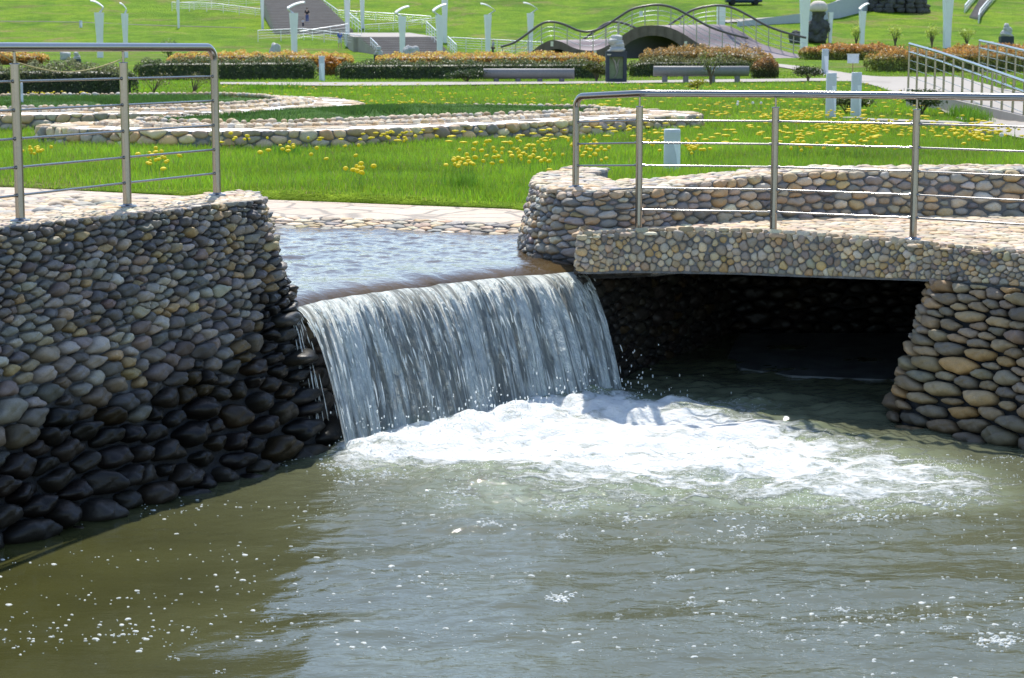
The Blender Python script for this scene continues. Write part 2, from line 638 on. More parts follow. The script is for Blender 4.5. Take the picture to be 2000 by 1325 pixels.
def backing(g, surf, L, H, nu, nv, mat, wet=None, amp=.006):
    uu, vv = np.meshgrid(np.linspace(0, L, nu), np.linspace(-.02, H, nv), indexing='ij')
    hh = amp * (np.sin(uu * 31 + vv * 17) + np.sin(uu * 53 - vv * 41 + 2))
    v = surf(uu.ravel(), vv.ravel(), hh.ravel())
    i, j = np.meshgrid(np.arange(nu - 1), np.arange(nv - 1), indexing='ij')
    i, j = i.ravel(), j.ravel()
    f = np.stack([i * nv + j, (i + 1) * nv + j, (i + 1) * nv + j + 1, i * nv + j + 1], 1)
    w_ = 0 if wet is None else np.array([wet(a, b) for a, b in zip(uu.ravel(), vv.ravel())])
    g.add(v, f, mat, None, w_)


def flat_stones(g, poly, z, size, aspect=1.3, rot=0.0, cols=PALE, cw=None, dome=(.12, .22), gap=(.9, .98), mat=0, zfn=None):
    poly = np.asarray(poly)[:, :2]
    c, s = math.cos(rot), math.sin(rot)
    R = np.array([[c, -s], [s, c]])
    q = poly @ R
    lo, hi = q.min(0), q.max(0)
    pk = pack(hi[0] - lo[0], hi[1] - lo[1], lambda a, b: size, aspect, 3)

    def surf(u, v, h):
        xy = np.stack([u + lo[0], v + lo[1]], -1) @ R.T
        zz = z if zfn is None else zfn(xy[:, 0], xy[:, 1])
        return np.c_[xy, zz + h]

    def keep(u, v):
        xy = R @ np.array([u + lo[0], v + lo[1]])
        return bool(inside(xy[0], xy[1], poly))
    stones(g, pk, surf, gap, dome, cols, cw, keep=keep, mat=mat, tiltamp=.1)


# ================================================================== SETTING
# ---- ground: one sheet from the pond bank to beyond the hill
def lawn_front(x):
    return np.interp(x, [-40, -12, -5.6, -2.9, .14, .4, 1.2, 40], [31, 22.9, 21.25, 19.65, 18.2, 17.3, 17.9, 17.9])


xs = np.concatenate([np.linspace(-420, -40, 40)[:-1], np.linspace(-40, 40, 161), np.linspace(40, 420, 40)[1:]])
ts = np.concatenate([np.linspace(0, 1, 120) ** 1.6 * 170, np.linspace(172, 780, 150)])
gx = np.repeat(xs[:, None], len(ts), 1)
gy = lawn_front(gx) + ts[None, :]
gz = ground(gx, gy)
gz[:, 0] = .7
gz[:, 1] = np.minimum(gz[:, 1], 1.012)
n1, n2 = gx.shape
i, j = np.meshgrid(np.arange(n1 - 1), np.arange(n2 - 1), indexing='ij')
i, j = i.ravel(), j.ravel()
GF = np.stack([i * n2 + j, (i + 1) * n2 + j, (i + 1) * n2 + j + 1, i * n2 + j + 1], 1)
tag(Geo().add(np.stack([gx, gy, gz], -1), GF).build('ground', M_LAWN), kind='structure')
tag(Geo().poly([(-60, -20, -.9), (60, -20, -.9), (60, 40, -.9), (-60, 40, -.9)]).build('pond_bed', plain('pond mud', (.08, .07, .04), .9)), kind='structure')

# ---- flagstone path along the upper pool
pf = [U(-700, 352, 1.0), U(-300, 372, 1.0), U(0, 394, 1.0), U(300, 412, 1.0), U(530, 426, 1.0), U(760, 431, 1.0), U(1030, 441, 1.0), U(1100, 438, 1.0)]
pb = [U(x, y, 1.0) + np.array([0, 1.6, 0]) for x, y in ((1100, 405), (1030, 406), (700, 390), (420, 380), (0, 361), (-300, 350), (-700, 335))]
PATH_POLY = np.array(pf + pb)
g = Geo()
g.prism(PATH_POLY, .4, 1.0, 0)
tag(g.build('path', M_FLAG), kind='structure')
GROUND_PATHS = []


def ground_strip(name, pts_a, pts_b, mat, lift=.03, n=60):
    """a sheet draped on the ground between two edge lines given as ground points"""
    a, b = smooth([p[:2] for p in pts_a], 12), smooth([p[:2] for p in pts_b], 12)
    ta, tb = np.linspace(0, len(a) - 1, n), np.linspace(0, len(b) - 1, n)
    a = np.stack([np.interp(ta, np.arange(len(a)), a[:, k]) for k in (0, 1)], 1)
    b = np.stack([np.interp(tb, np.arange(len(b)), b[:, k]) for k in (0, 1)], 1)
    m = 7
    v = np.stack([a + (b - a) * t for t in np.linspace(0, 1, m)], 1).reshape(-1, 2)
    v = np.c_[v, ground(v[:, 0], v[:, 1]) + lift]
    i, j = np.meshgrid(np.arange(n - 1), np.arange(m - 1), indexing='ij')
    i, j = i.ravel(), j.ravel()
    f = np.stack([i * m + j, (i + 1) * m + j, (i + 1) * m + j + 1, i * m + j + 1], 1)
    GROUND_PATHS.append(np.concatenate([a, b[::-1]]))
    return tag(Geo().add(v, f).build(name, mat), kind='structure')


ground_strip('path', [GP(430, 167), GP(700, 170), GP(1000, 167), GP(1300, 164), GP(1620, 161), GP(1740, 163)],
             [GP(430, 163), GP(700, 163), GP(1000, 162), GP(1300, 159), GP(1620, 155), GP(1740, 155)], M_CONC, .05)
ground_strip('path', [GP(1500, 129), GP(1600, 146), GP(1690, 165), GP(1780, 195), GP(1850, 226), GP(1950, 262), GP(2100, 290)],
             [GP(1500, 124), GP(1600, 136), GP(1700, 150), GP(1790, 152), GP(1890, 156), GP(2010, 190), GP(2160, 225)], M_CONC, .04)
ground_strip('road', [GP(1400, 47), GP(1550, 41), GP(1620, 32), GP(1680, 14), GP(1720, -20)],
             [GP(1400, 43), GP(1545, 33), GP(1600, 17), GP(1635, 2), GP(1650, -30)], M_CONC, .15)
0 and ground_strip('path', [GP(640, 71), GP(720, 75), GP(790, 74)], [GP(640, 65), GP(720, 67), GP(775, 68)], M_CONC, .15)


ground_strip('dirt_track', [GP(-40, 43), GP(150, 45), GP(300, 51), GP(480, 56)], [GP(-40, 41.2), GP(150, 43.2), GP(300, 49.2), GP(480, 54.6)], plain('dark bare soil', (.10, .12, .04), .95, 0, .6, .8), .03)


# ---- waves
WAVES = []
for k in range(26):
    lam = 10 ** RNG.uniform(-1.0, .05)
    an = RNG.normal(.35, .75) + (PI if RNG.random() < .3 else 0)
    WAVES.append((2 * PI / lam * math.cos(an + PI / 2 + .2), 2 * PI / lam * math.sin(an + PI / 2 + .2), RNG.uniform(0, 6), lam))
FC = np.array([.05, 12.7])


def wave(x, y):
    d = np.hypot(x - FC[0] - .4, y - FC[1])
    turb = np.exp(-(d / 2.3) ** 2) + .35 * np.exp(-(d / 4.5) ** 2) + .12
    calm = 1 / (1 + np.exp(-(x + .9 + (12 - y) * .08) * 2.2))
    z = 0
    for kx, ky, ph, lam in WAVES:
        wgt = (.10 if lam > .35 else .16) if lam > .2 else .2
        z = z + lam * wgt * .035 * np.sin(kx * x + ky * y + ph + .6 * np.sin(1.3 * x + ph) + .5 * np.sin(1.1 * y + ph)) * (turb * (.25 + .75 * calm) if lam < .5 else .25 + .75 * turb * calm)
    z = z + .0035 * np.sin(17 * d + 1.5 * np.sin(2 * x) + np.sin(3 * y)) * np.exp(-d / 2.5) * calm
    z = z + .0016 * nz2(x, y, 31, 24.0) * calm * np.clip(turb + .25, 0, 1)
    return z * (1.5 + .7 * calm)


def seg_dist(x, y, a, b):
    ab = b - a
    t = np.clip(((x - a[0]) * ab[0] + (y - a[1]) * ab[1]) / (ab @ ab), 0, 1)
    return np.hypot(x - a[0] - t * ab[0], y - a[1] - t * ab[1]), t


FOAM_SPOTS = []   # centre px, half widths px, strength
for (px, py, sx, sy, st) in [(720, 880, 80, 24, .9), (770, 874, 95, 28, 1.0), (880, 858, 140, 40, 1.25), (1010, 845, 170, 58, 1.5), (1150, 840, 190, 72, 1.6), (1290, 848, 200, 66, 1.35),
                             (1430, 860, 170, 55, .75), (1560, 885, 190, 56, .66), (1700, 905, 180, 52, .6), (1840, 930, 130, 42, .55), (1640, 960, 200, 40, .55),
                             (1330, 905, 220, 36, .5), (1100, 900, 200, 36, .3), (860, 890, 150, 30, .3), (700, 905, 70, 26, .45), (1000, 975, 330, 50, .45), (1560, 975, 320, 50, .42), (1250, 955, 200, 35, .3), (1400, 790, 160, 18, .5), (1880, 965, 140, 40, .28)]:
    c = U(px, py, 0)
    ex = U(px + sx, py, 0)[0] - c[0]
    ey = abs(U(px, py + sy, 0)[1] - c[1])
    FOAM_SPOTS.append((c[0], c[1], ex, ey, st))


def foam_density(x, y):
    d = np.zeros_like(x)
    for cx, cy, ex, ey, st in FOAM_SPOTS:
        d = np.maximum(d, 0) + st * np.exp(-(((x - cx) / ex) ** 2 + ((y - cy) / ey) ** 2))
    return np.clip(d * .56, 0, 1.0)


BASE_A, BASE_B = np.array([-1.05, 11.78]), np.array([.70, 13.72])


def nz2(x, y, seed, f):
    r = np.random.default_rng(seed)
    z = 0
    for k in range(9):
        a = r.uniform(0, 2 * PI)
        q = f * 2 ** (k * .33) * r.uniform(.8, 1.2)
        z = z + np.sin(q * (math.cos(a) * x + math.sin(a) * y) + r.uniform(0, 6) + 1.2 * np.sin(.7 * q * (math.sin(a) * x - math.cos(a) * y) + k)) / 2 ** (k * .33)
    return z / 3


def pond_z(x, y):
    z = wave(x, y)
    dn, t = seg_dist(x, y, BASE_A, BASE_B)
    fo = foam_density(x, y)
    ends = np.clip(t * 9, .25, 1)
    pile = np.exp(-(dn / .33) ** 2) * ends
    n = nz2(x, y, 5, 7.0)
    n2 = nz2(x, y, 6, 22.0)
    z = z + pile * (.06 + .03 * n) + np.clip(fo, 0, 1) ** 1.5 * (.012 + .014 * n + .007 * n2) + pile * .018 * n2
    return z


# ---- pond water
def water_mat(name, deep, rough, foam=False, bscale=14, bdist=.006, bstr=.35, stretch=(1, 1, 1), flowdark=None):
    m, nt, N, L, b = newmat(name)
    p = pos(nt)
    mp = N.new('ShaderNodeMapping')
    mp.inputs['Scale'].default_value = stretch
    L.new(p, mp.inputs['Vector'])
    b.inputs['IOR'].default_value = 1.38
    b.inputs['Roughness'].default_value = rough
    nc = noise(nt, 1.2, 3, .5, p)
    k = ramp(nt, nc.outputs['Fac'], [(.3, tuple(c * .8 for c in deep)), (.7, tuple(c * 1.2 for c in deep))])
    c = k.outputs['Color']
    n1 = noise(nt, bscale, 3, .55, mp.outputs[0], .6)
    n2 = noise(nt, bscale * 3.1, 3, .6, mp.outputs[0], .3)
    h = math_(nt, 'ADD', n1.outputs['Fac'], math_(nt, 'MULTIPLY', n2.outputs['Fac'], .3))
    turb = attr(nt, 'wet').outputs['Fac'] if foam else None
    nb = bump(nt, h, bstr, bdist)
    if not foam:
        L.new(c, b.inputs['Base Color'])
        L.new(nb, b.inputs['Normal'])
        return m
    dens = attr(nt, 'Col')
    sep = N.new('ShaderNodeSeparateColor')
    L.new(dens.outputs['Color'], sep.inputs[0])
    fo, tb = sep.outputs[0], sep.outputs[1]
    bm = nb.node
    L.new(math_(nt, 'ADD', .05, math_(nt, 'MULTIPLY', tb, 1.0), True), bm.inputs['Strength'])
    # lacy foam: warped cells whose walls thicken with the density
    mpf = N.new('ShaderNodeMapping')
    mpf.inputs['Scale'].default_value = (.55, 1.0, 1)
    mpf.inputs['Rotation'].default_value = (0, 0, .25)
    L.new(p, mpf.inputs['Vector'])
    pf_ = mpf.outputs[0]
    wv = noise(nt, 2.2, 4, .6, p)
    pv = N.new('ShaderNodeVectorMath')
    pv.operation = 'MULTIPLY_ADD'
    L.new(wv.outputs['Color'], pv.inputs[0])
    pv.inputs[1].default_value = (.75, .75, 0)
    L.new(pf_, pv.inputs[2])
    vo = N.new('ShaderNodeTexVoronoi')
    vo.feature = 'DISTANCE_TO_EDGE'
    vo.inputs['Scale'].default_value = 3.4
    L.new(pv.outputs[0], vo.inputs['Vector'])
    vo2 = N.new('ShaderNodeTexVoronoi')
    vo2.feature = 'DISTANCE_TO_EDGE'
    vo2.inputs['Scale'].default_value = 9
    L.new(pv.outputs[0], vo2.inputs['Vector'])
    fine = noise(nt, 24, 6, .74, pf_, .6)
    big = noise(nt, 3.6, 6, .68, pf_, 1.2)
    # value: high on cell walls
    e1 = math_(nt, 'SUBTRACT', 1.0, math_(nt, 'MULTIPLY', vo.outputs['Distance'], 4.2), True)
    e2 = math_(nt, 'SUBTRACT', 1.0, math_(nt, 'MULTIPLY', vo2.outputs['Distance'], 4.5), True)
    val = math_(nt, 'ADD', math_(nt, 'MULTIPLY', e1, .38), math_(nt, 'MULTIPLY', e2, .16))
    val = math_(nt, 'ADD', val, math_(nt, 'MULTIPLY', fine.outputs['Fac'], .75))
    val = math_(nt, 'ADD', val, math_(nt, 'MULTIPLY', big.outputs['Fac'], .7))
    val = math_(nt, 'ADD', val, math_(nt, 'MULTIPLY', fo, 1.05))
    fm = N.new('ShaderNodeMapRange')
    fm.interpolation_type = 'SMOOTHSTEP'
    fm.inputs['From Min'].default_value = 1.38
    fm.inputs['From Max'].default_value = 1.98
    L.new(val, fm.inputs['Value'])
    mask = math_(nt, 'MULTIPLY', fm.outputs[0], math_(nt, 'MULTIPLY', fo, 8, True))
    mask = math_(nt, 'MULTIPLY', mask, math_(nt, 'ADD', .62, math_(nt, 'MULTIPLY', fine.outputs['Fac'], .75), True))
    bub = N.new('ShaderNodeTexVoronoi')
    bub.inputs['Scale'].default_value = 60
    L.new(p, bub.inputs['Vector'])
    br_ = noise(nt, 5.5, 4, .7, p, .6)
    bm2 = math_(nt, 'MULTIPLY', math_(nt, 'LESS_THAN', bub.outputs['Distance'], .24), math_(nt, 'GREATER_THAN', math_(nt, 'ADD', br_.outputs['Fac'], math_(nt, 'MULTIPLY', fo, .6)), .76))
    mask = math_(nt, 'MAXIMUM', mask, math_(nt, 'MULTIPLY', bm2, math_(nt, 'MULTIPLY', fo, 6, True)))
    # aerated water under the foam is paler and greener
    aer = N.new('ShaderNodeMapRange')
    aer.inputs['From Min'].default_value = .12
    aer.inputs['From Max'].default_value = .8
    L.new(fo, aer.inputs['Value'])
    c = mixc(nt, c, (.15, .162, .105), math_(nt, 'MULTIPLY', tb, .75))
    c = mixc(nt, c, (.34, .40, .24), math_(nt, 'MULTIPLY', aer.outputs[0], .85))
    c = mixc(nt, c, (.84, .86, .84), mask)
    L.new(math_(nt, 'MULTIPLY', mask, .4), b.inputs['Subsurface Weight'])
    b.inputs['Subsurface Radius'].default_value = (.12, .13, .13)
    b.inputs['Subsurface Scale'].default_value = .6
    L.new(c, b.inputs['Base Color'])
    L.new(math_(nt, 'ADD', rough, math_(nt, 'MULTIPLY', mask, .5)), b.inputs['Roughness'])
    n5 = noise(nt, 45, 6, .7, p, .4)
    fb = bump(nt, math_(nt, 'MULTIPLY', math_(nt, 'ADD', n5.outputs['Fac'], math_(nt, 'MULTIPLY', big.outputs['Fac'], 1.5)), mask), .9, .028, nb)
    L.new(fb, b.inputs['Normal'])
    return m


M_POND = water_mat('murky olive pond water', (.046, .046, .012), .03, True, 9, .012, .3, (.75, 1.5, 1))
M_UPPER = water_mat('shallow brown stream water', (.085, .055, .022), .05, False, 13, .014, .5, (1, 1, 1))
step = .03
px_, py_ = np.arange(-5.6, 5.8, step), np.arange(6.2, 18.6, step)
X, Y = np.meshgrid(px_, py_, indexing='ij')
Z = pond_z(X, Y)
FO = foam_density(X, Y)
dC = np.hypot(X - FC[0] - .5, Y - FC[1])
TB = np.clip(1.1 * np.exp(-(dC / 2.6) ** 2) + .45 / (1 + np.exp(-(X + .7 + (11 - Y) * .1) * 2.0)), 0, 1)
a_, b_ = X.shape
i, j = np.meshgrid(np.arange(a_ - 1), np.arange(b_ - 1), indexing='ij')
i, j = i.ravel(), j.ravel()
PFc = np.stack([i * b_ + j, (i + 1) * b_ + j, (i + 1) * b_ + j + 1, i * b_ + j + 1], 1)
g = Geo().add(np.stack([X, Y, Z], -1), PFc, 0, np.stack([FO, TB, FO], -1).reshape(-1, 3))
# the pond reaches on past the camera
g.add([(-40, -14, 0), (40, -14, 0), (40, 6.2, 0), (-40, 6.2, 0)], np.array([[0, 1, 2, 3]]), 0, (0, .1, 0))
g.add([(5.77, 6.2, 0), (40, 6.2, 0), (40, 18.6, 0), (5.77, 18.6, 0)], np.array([[0, 1, 2, 3]]), 0, (0, .1, 0))
tag(g.build('water', M_POND), kind='structure')

# ---- upper pool
LIPZ = .90
LIP = smooth([U(x, y, LIPZ)[:2] for x, y in [(556, 600), (640, 580), (760, 563), (900, 545), (1010, 534), (1112, 527), (1150, 522)]], 10)
BACK = np.array([U(x, y, LIPZ)[:2] for x, y in np.c_[np.linspace(440, 1060, len(LIP)), np.linspace(436, 452, len(LIP))]])
nw = 170
tt = np.linspace(0, 1, nw)
pu = len(LIP)
LIPn = np.stack([np.interp(np.linspace(0, pu - 1, 150), np.arange(pu), LIP[:, k]) for k in (0, 1)], 1)
BACKn = np.stack([np.interp(np.linspace(0, pu - 1, 150), np.arange(pu), BACK[:, k]) for k in (0, 1)], 1)
UP = LIPn[:, None, :] + (BACKn - LIPn)[:, None, :] * tt[None, :, None]
ux, uy = UP[..., 0], UP[..., 1]
back = tt[None, :] * np.hypot(*(BACKn - LIPn).T)[:, None]
rough_k = np.clip(back / .9, .15, 1)
uz = LIPZ + .04 * (1 - np.exp(-back / .14)) - .02 * np.exp(-(back / .06)) + rough_k * (.010 * nz2(ux, uy, 21, 5.0) + .009 * nz2(ux, uy, 22, 13.0) + .004 * nz2(ux, uy, 23, 30.0)) + (1 - rough_k) * .008 * nz2(ux * 1.0 + uy * .9, ux * .15, 24, 9.0)
i, j = np.meshgrid(np.arange(149), np.arange(nw - 1), indexing='ij')
i, j = i.ravel(), j.ravel()
tag(Geo().add(np.stack([ux, uy, uz], -1), np.stack([i * nw + j, (i + 1) * nw + j, (i + 1) * nw + j + 1, i * nw + j + 1], 1)[:, ::-1]).build('stream_water', M_UPPER), kind='structure')
LIPEDGE = np.c_[LIPn, uz[:, 0]]

# ================================================================== STONE WALLS
# ---- left wall
LW = smooth([(-4.6, 7.2), (-3.55, 8.85), (-2.71, 10.2), (-2.13, 11.15), (-1.68, 11.9), (-1.57, 12.12), (-1.62, 12.4), (-1.70, 12.75), (-1.85, 12.95)], 12)
surfL, LL, HL = wall_surface(LW, -.12, 1.57, .42)


def wet_shadeL(u, v):
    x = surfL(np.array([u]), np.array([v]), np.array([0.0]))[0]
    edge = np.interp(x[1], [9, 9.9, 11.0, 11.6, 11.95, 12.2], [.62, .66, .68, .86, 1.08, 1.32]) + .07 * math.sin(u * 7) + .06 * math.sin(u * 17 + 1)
    return float(np.clip((edge - x[2]) / .3 + .35, 0, 1))  # damp wall foot, with its shade painted into the same dark tone


sizeL = lambda u, v: float(np.interp(v, [0, .45, .8, 1.15, 1.4, 1.75], [.15, .125, .088, .054, .045, .04]))
g = Geo()
stones(g, pack(LL, HL, sizeL, 1.8, 1), surfL, (.74, .93), (.6, 1.0), np.vstack([PAL * 1.05, PAL[[0, 1, 4, 7, 7, 6]] * .8, PAL[[3, 5, 2]] * 1.2]) * .76, None, wet=wet_shadeL, tiltamp=.45, harm=4)
backing(g, lambda u, v, h: surfL(u, v, h - .022), LL, HL, 160, 40, 1, wet_shadeL)
CAPL = [(-4.6, 7.2), (-3.55, 8.85), (-2.71, 10.2), (-2.13, 11.15), (-1.68, 11.9), (-1.58, 12.12), (-1.62, 12.4), (-1.72, 12.9), (-1.95, 12.75), (-2.36, 11.78), (-2.9, 10.85), (-3.8, 9.6), (-5.0, 7.6)]
g.prism(CAPL, 1.2, 1.566, 1)
flat_stones(g, CAPL, 1.564, .06, 1.3, math.radians(58))
tag(g.build('pebble_wall', [M_STONE, M_MORTAR]), 'tall sloping pebble retaining wall left of the waterfall, dark with damp and painted shade at its foot', 'stone wall')

# sloping bed of larger pebbles behind it
BEDL = [(-5.0, 7.6), (-3.8, 9.6), (-2.9, 10.85), (-2.36, 11.78), (-1.95, 12.75), (-1.72, 13.2), (-2.1, 15), (-2.45, 16.9), (-6.0, 18.8), (-9.5, 16)]


def bedz(x, y):
    return 1.50 - .05 * np.clip(y - 10.2 + .25 * (x + 3), 0, 9)


g = Geo()
q = np.array(BEDL)
nq = len(q)
qi = np.arange(nq)
qj = (qi + 1) % nq
g.add(np.r_[np.c_[q, bedz(q[:, 0], q[:, 1]) - .004], np.c_[q, np.full(nq, .4)]], [qi[None, :], np.stack([qi + nq, qj + nq, qj, qi], 1)], 1, flat=True)
flat_stones(g, BEDL, 0, .115, 1.5, .15, np.vstack([PALE, PAL[:4] * 1.15]), None, (.25, .4), zfn=bedz)
tag(g.build('pebble_bank', [M_STONE, M_MORTAR]), 'bank of large flat pebbles behind the left railing beside the flagstone path', 'stone bank')

# ---- wall under the lip, behind the falling water
lipw = LIPn[::6] - .05 * np.array([.74, -.67])
surfF, LF, HF = wall_surface(lipw, -.12, .865, .10)
g = Geo()
stones(g, pack(LF, HF, lambda u, v: .11, 1.3, 3), surfF, (.85, .95), (.4, .6), wet=lambda u, v: .85)
backing(g, surfF, LF, HF, 60, 20, 1, lambda u, v: 1.0)
q = np.r_[lipw, lipw[::-1] + np.array([-.6, .6])]
g.prism(q, .5, .865, 1)
tag(g.build('weir_wall', [M_STONE, M_MORTAR]), 'soaked dark stone weir face behind the falling curtain of water', 'weir')

# ---- right bridge: deck, fascia, piers
EDGE_PX = [(1142, 462), (1247, 455), (1400, 454), (1510, 458), (1650, 467), (1783, 478), (1900, 490), (2000, 498), (2200, 517), (2500, 548)]
DECKZ = 1.18
ED = [U(x, y, DECKZ)[:2] for x, y in EDGE_PX]
FAS = smooth([(.62, 14.5), (.50, 14.12), (.49, 13.86)] + [tuple(p) for p in ED], 10)
br = thing('stone_footbridge', 'pebble clad footbridge slab spanning the dark culvert beside the waterfall', 'footbridge', (2.2, 14.5, 0))


def bchild(g, name, mats):
    o = g.build(name, mats)
    o.parent = br
    o.matrix_parent_inverse = Matrix.Translation((-2.2, -14.5, 0))
    return o


deckpoly = [tuple(p) for p in FAS] + [(5.5, 17.8), (.9, 17.8)]
g = Geo()
g.prism(deckpoly, .945, DECKZ - .006, 1)
flat_stones(g, [tuple(p) for p in FAS[10:]] + [(5.0, 15.9), (2.0, 15.45), (.85, 14.62)], DECKZ - .008, .072, 1.35, -.3, PALE, None, (.14, .24))
bchild(g, 'deck', [M_STONE, M_MORTAR])
surfB0, LB, HB = wall_surface(FAS, .895, DECKZ + .005, .01)


def surfB(u, v, h):
    q = surfB0(u, v, h)
    k = np.clip(np.abs(q[..., 0] - 1.5) / 1.3, 0, 1.15) ** 2
    q[..., 2] += .062 * k * (1 - np.clip(np.asarray(v) / HB, -.2, 1))
    return q


g = Geo()
colsB = np.vstack([PAL, PALE[:5] * .92]) * np.array([1.08, 1.02, .9])
stones(g, pack(LB, HB, lambda u, v: .055, 1.0, 2), surfB, (.82, .99), (.3, .5), colsB, None)
# rounded nosing row along the top edge
surfN, LN, HN = wall_surface(FAS, DECKZ - .02, DECKZ + .022, -.06)
stones(g, pack(LN, HN, lambda u, v: .062, 1.2, 2), surfN, (.9, 1.0), (.3, .45), PALE * .95, None)
backing(g, surfB, LB, HB, 120, 6, 1)
bchild(g, 'fascia', [M_STONE, M_MORTAR])
# right pier
PIER = smooth([(4.6, 17.6), (3.7, 15.2), (3.08, 13.6), (2.86, 13.08), (2.95, 12.80), tuple(U(2000, 502, DECKZ)[:2] + np.array([.02, .03])), tuple(U(2200, 521, DECKZ)[:2]), tuple(U(2500, 552, DECKZ)[:2])], 12)
surfP, LP, HP = wall_surface(PIER, -.15, .962, .30)
g = Geo()
COLP = np.array([.88, .80, .68]) * np.vstack([PAL[[0, 1, 2, 2, 4, 9, 9]] * .85, PALE[[0, 2]] * .8])


def wetP(u, v):
    return float(np.clip((.30 - v) / .12, 0, 1) * .6)


stones(g, pack(LP, HP, lambda u, v: float(np.interp(v, [0, .4, 1.1], [.115, .085, .06])), 2.3, 2), surfP, (.80, .94), (.65, 1.0), COLP, None, wet=wetP)
backing(g, lambda u, v, h: surfP(u, v, h - .05), LP, HP, 80, 16, 1, lambda u, v: .9)  # mortar coloured dark so gaps between stones look deeply shaded
bchild(g, 'pier', [M_STONE, M_MORTAR])
# culvert's left side and back, its shade painted into stone and mortar
CUL = smooth([(.47, 14.08), (.62, 14.45), (.95, 15.2), (1.5, 16.4), (2.0, 17.5)], 10)
surfC, LC, HC = wall_surface(CUL, -.12, .955, .08)
g = Geo()
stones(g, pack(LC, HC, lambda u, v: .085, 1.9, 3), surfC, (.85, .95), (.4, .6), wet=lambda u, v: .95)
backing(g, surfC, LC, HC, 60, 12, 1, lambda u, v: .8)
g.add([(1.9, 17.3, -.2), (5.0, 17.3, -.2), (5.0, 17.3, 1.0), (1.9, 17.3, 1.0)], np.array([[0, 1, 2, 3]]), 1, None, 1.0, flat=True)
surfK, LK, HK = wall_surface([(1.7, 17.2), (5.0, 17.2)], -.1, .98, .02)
stones(g, pack(LK, HK, lambda u, v: .10, 1.9, 2), surfK, (.85, .95), (.4, .6), PAL * .6, None, wet=lambda u, v: 1.0)  # back stones toned down too, culvert shade put into their colour
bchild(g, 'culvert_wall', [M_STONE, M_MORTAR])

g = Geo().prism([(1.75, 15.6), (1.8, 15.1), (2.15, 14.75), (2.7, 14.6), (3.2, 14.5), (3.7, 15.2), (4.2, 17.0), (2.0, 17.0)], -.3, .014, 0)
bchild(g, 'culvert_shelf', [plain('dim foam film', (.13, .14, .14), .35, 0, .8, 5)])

# ---- parapet wall behind the deck, rounded nose by the stream
NOSE = smooth([(.55, 17.4), (.30, 16.6), (.20, 15.9), (.20, 15.2), (.30, 14.72), (.52, 14.42), (.92, 14.50), (1.4, 14.88), (2.0, 15.25), (3.0, 15.5), (4.1, 15.6), (7, 15.7)], 12)
surfQ0, LQ, HQ = wall_surface(NOSE, .84, 1.53, .14)


def drop(x):
    k = np.clip((np.asarray(x, float) - .7) / 1.8, 0, 1)
    return .085 * (1 - k * k * (3 - 2 * k))


def surfQ(u, v, h):
    q = surfQ0(u, v, h)
    q[..., 2] -= drop(q[..., 0]) * np.clip((q[..., 2] - .84) / .69, 0, 1.1)
    return q




def wetQ(u, v):
    return float(np.clip((.20 - v) / .1, 0, 1) * .9) if u < 3.6 else 0.0


g = Geo()
stones(g, pack(LQ, HQ, lambda u, v: .058 if u < 4.0 else .066, 1.9, 4), surfQ, (.84, .95), (.45, .7), np.vstack([PAL, PALE]), None, wet=wetQ)
backing(g, surfQ, LQ, HQ, 160, 14, 1, lambda u, v: wetQ(u, v))
CAPQ = [tuple(p) for p in NOSE] + [(7, 16.35), (4, 16.3), (2.2, 16.05), (1.3, 15.75), (.8, 15.6), (.62, 16.2), (.85, 17.3)]
qc = np.array(CAPQ)
qn = len(qc)
qi = np.arange(qn)
qj = (qi + 1) % qn
g.add(np.r_[np.c_[qc, np.full(qn, 1.0)], np.c_[qc, 1.528 - drop(qc[:, 0])]], [np.stack([qi, qj, qj + qn, qi + qn], 1), (qi + qn)[None, :]], 1, flat=True)
flat_stones(g, CAPQ, 1.526, .065, 1.7, .2, np.vstack([PALE, PAL[:3] * 1.2]), None, (.22, .35), zfn=lambda x, y: 1.528 - drop(x))
tag(g.build('parapet_wall', [M_STONE, M_MORTAR]), 'low curved pebble parapet wall behind the footbridge deck with a rounded nose at the stream', 'stone wall')

# ---- pebble edge between path and stream
pe = smooth([(U(x, y, 1.0)[0], U(x, y, 1.0)[1]) for x, y in [(380, 416), (530, 425), (760, 430), (1030, 440), (1120, 439)]], 8)
surfE, LE, HE = wall_surface(pe, .87, 1.006, .42)
g = Geo()
stones(g, pack(LE, HE, lambda u, v: .062, 2.2, 2), surfE, (.88, .98), (.14, .26), np.vstack([PALE, PAL[:5]]), None, wet=lambda u, v: float(np.clip((.13 - v) / .05, 0, 1)))
backing(g, surfE, LE, HE, 60, 6, 1, lambda u, v: .4)
tag(g.build('pebble_edging', [M_STONE, M_MORTAR]), 'strip of flat pebbles edging the stream along the flagstone path', 'stone edging')

# ================================================================== WATERFALL
wf = thing('waterfall', 'white curtain of water falling over the stone weir into the pond', 'waterfall', (0, 12.9, 0))


def wchild(g, name, mats):
    o = g.build(name, mats)
    o.parent = wf
    o.matrix_parent_inverse = Matrix.Translation((0, -12.9, 0))
    return o


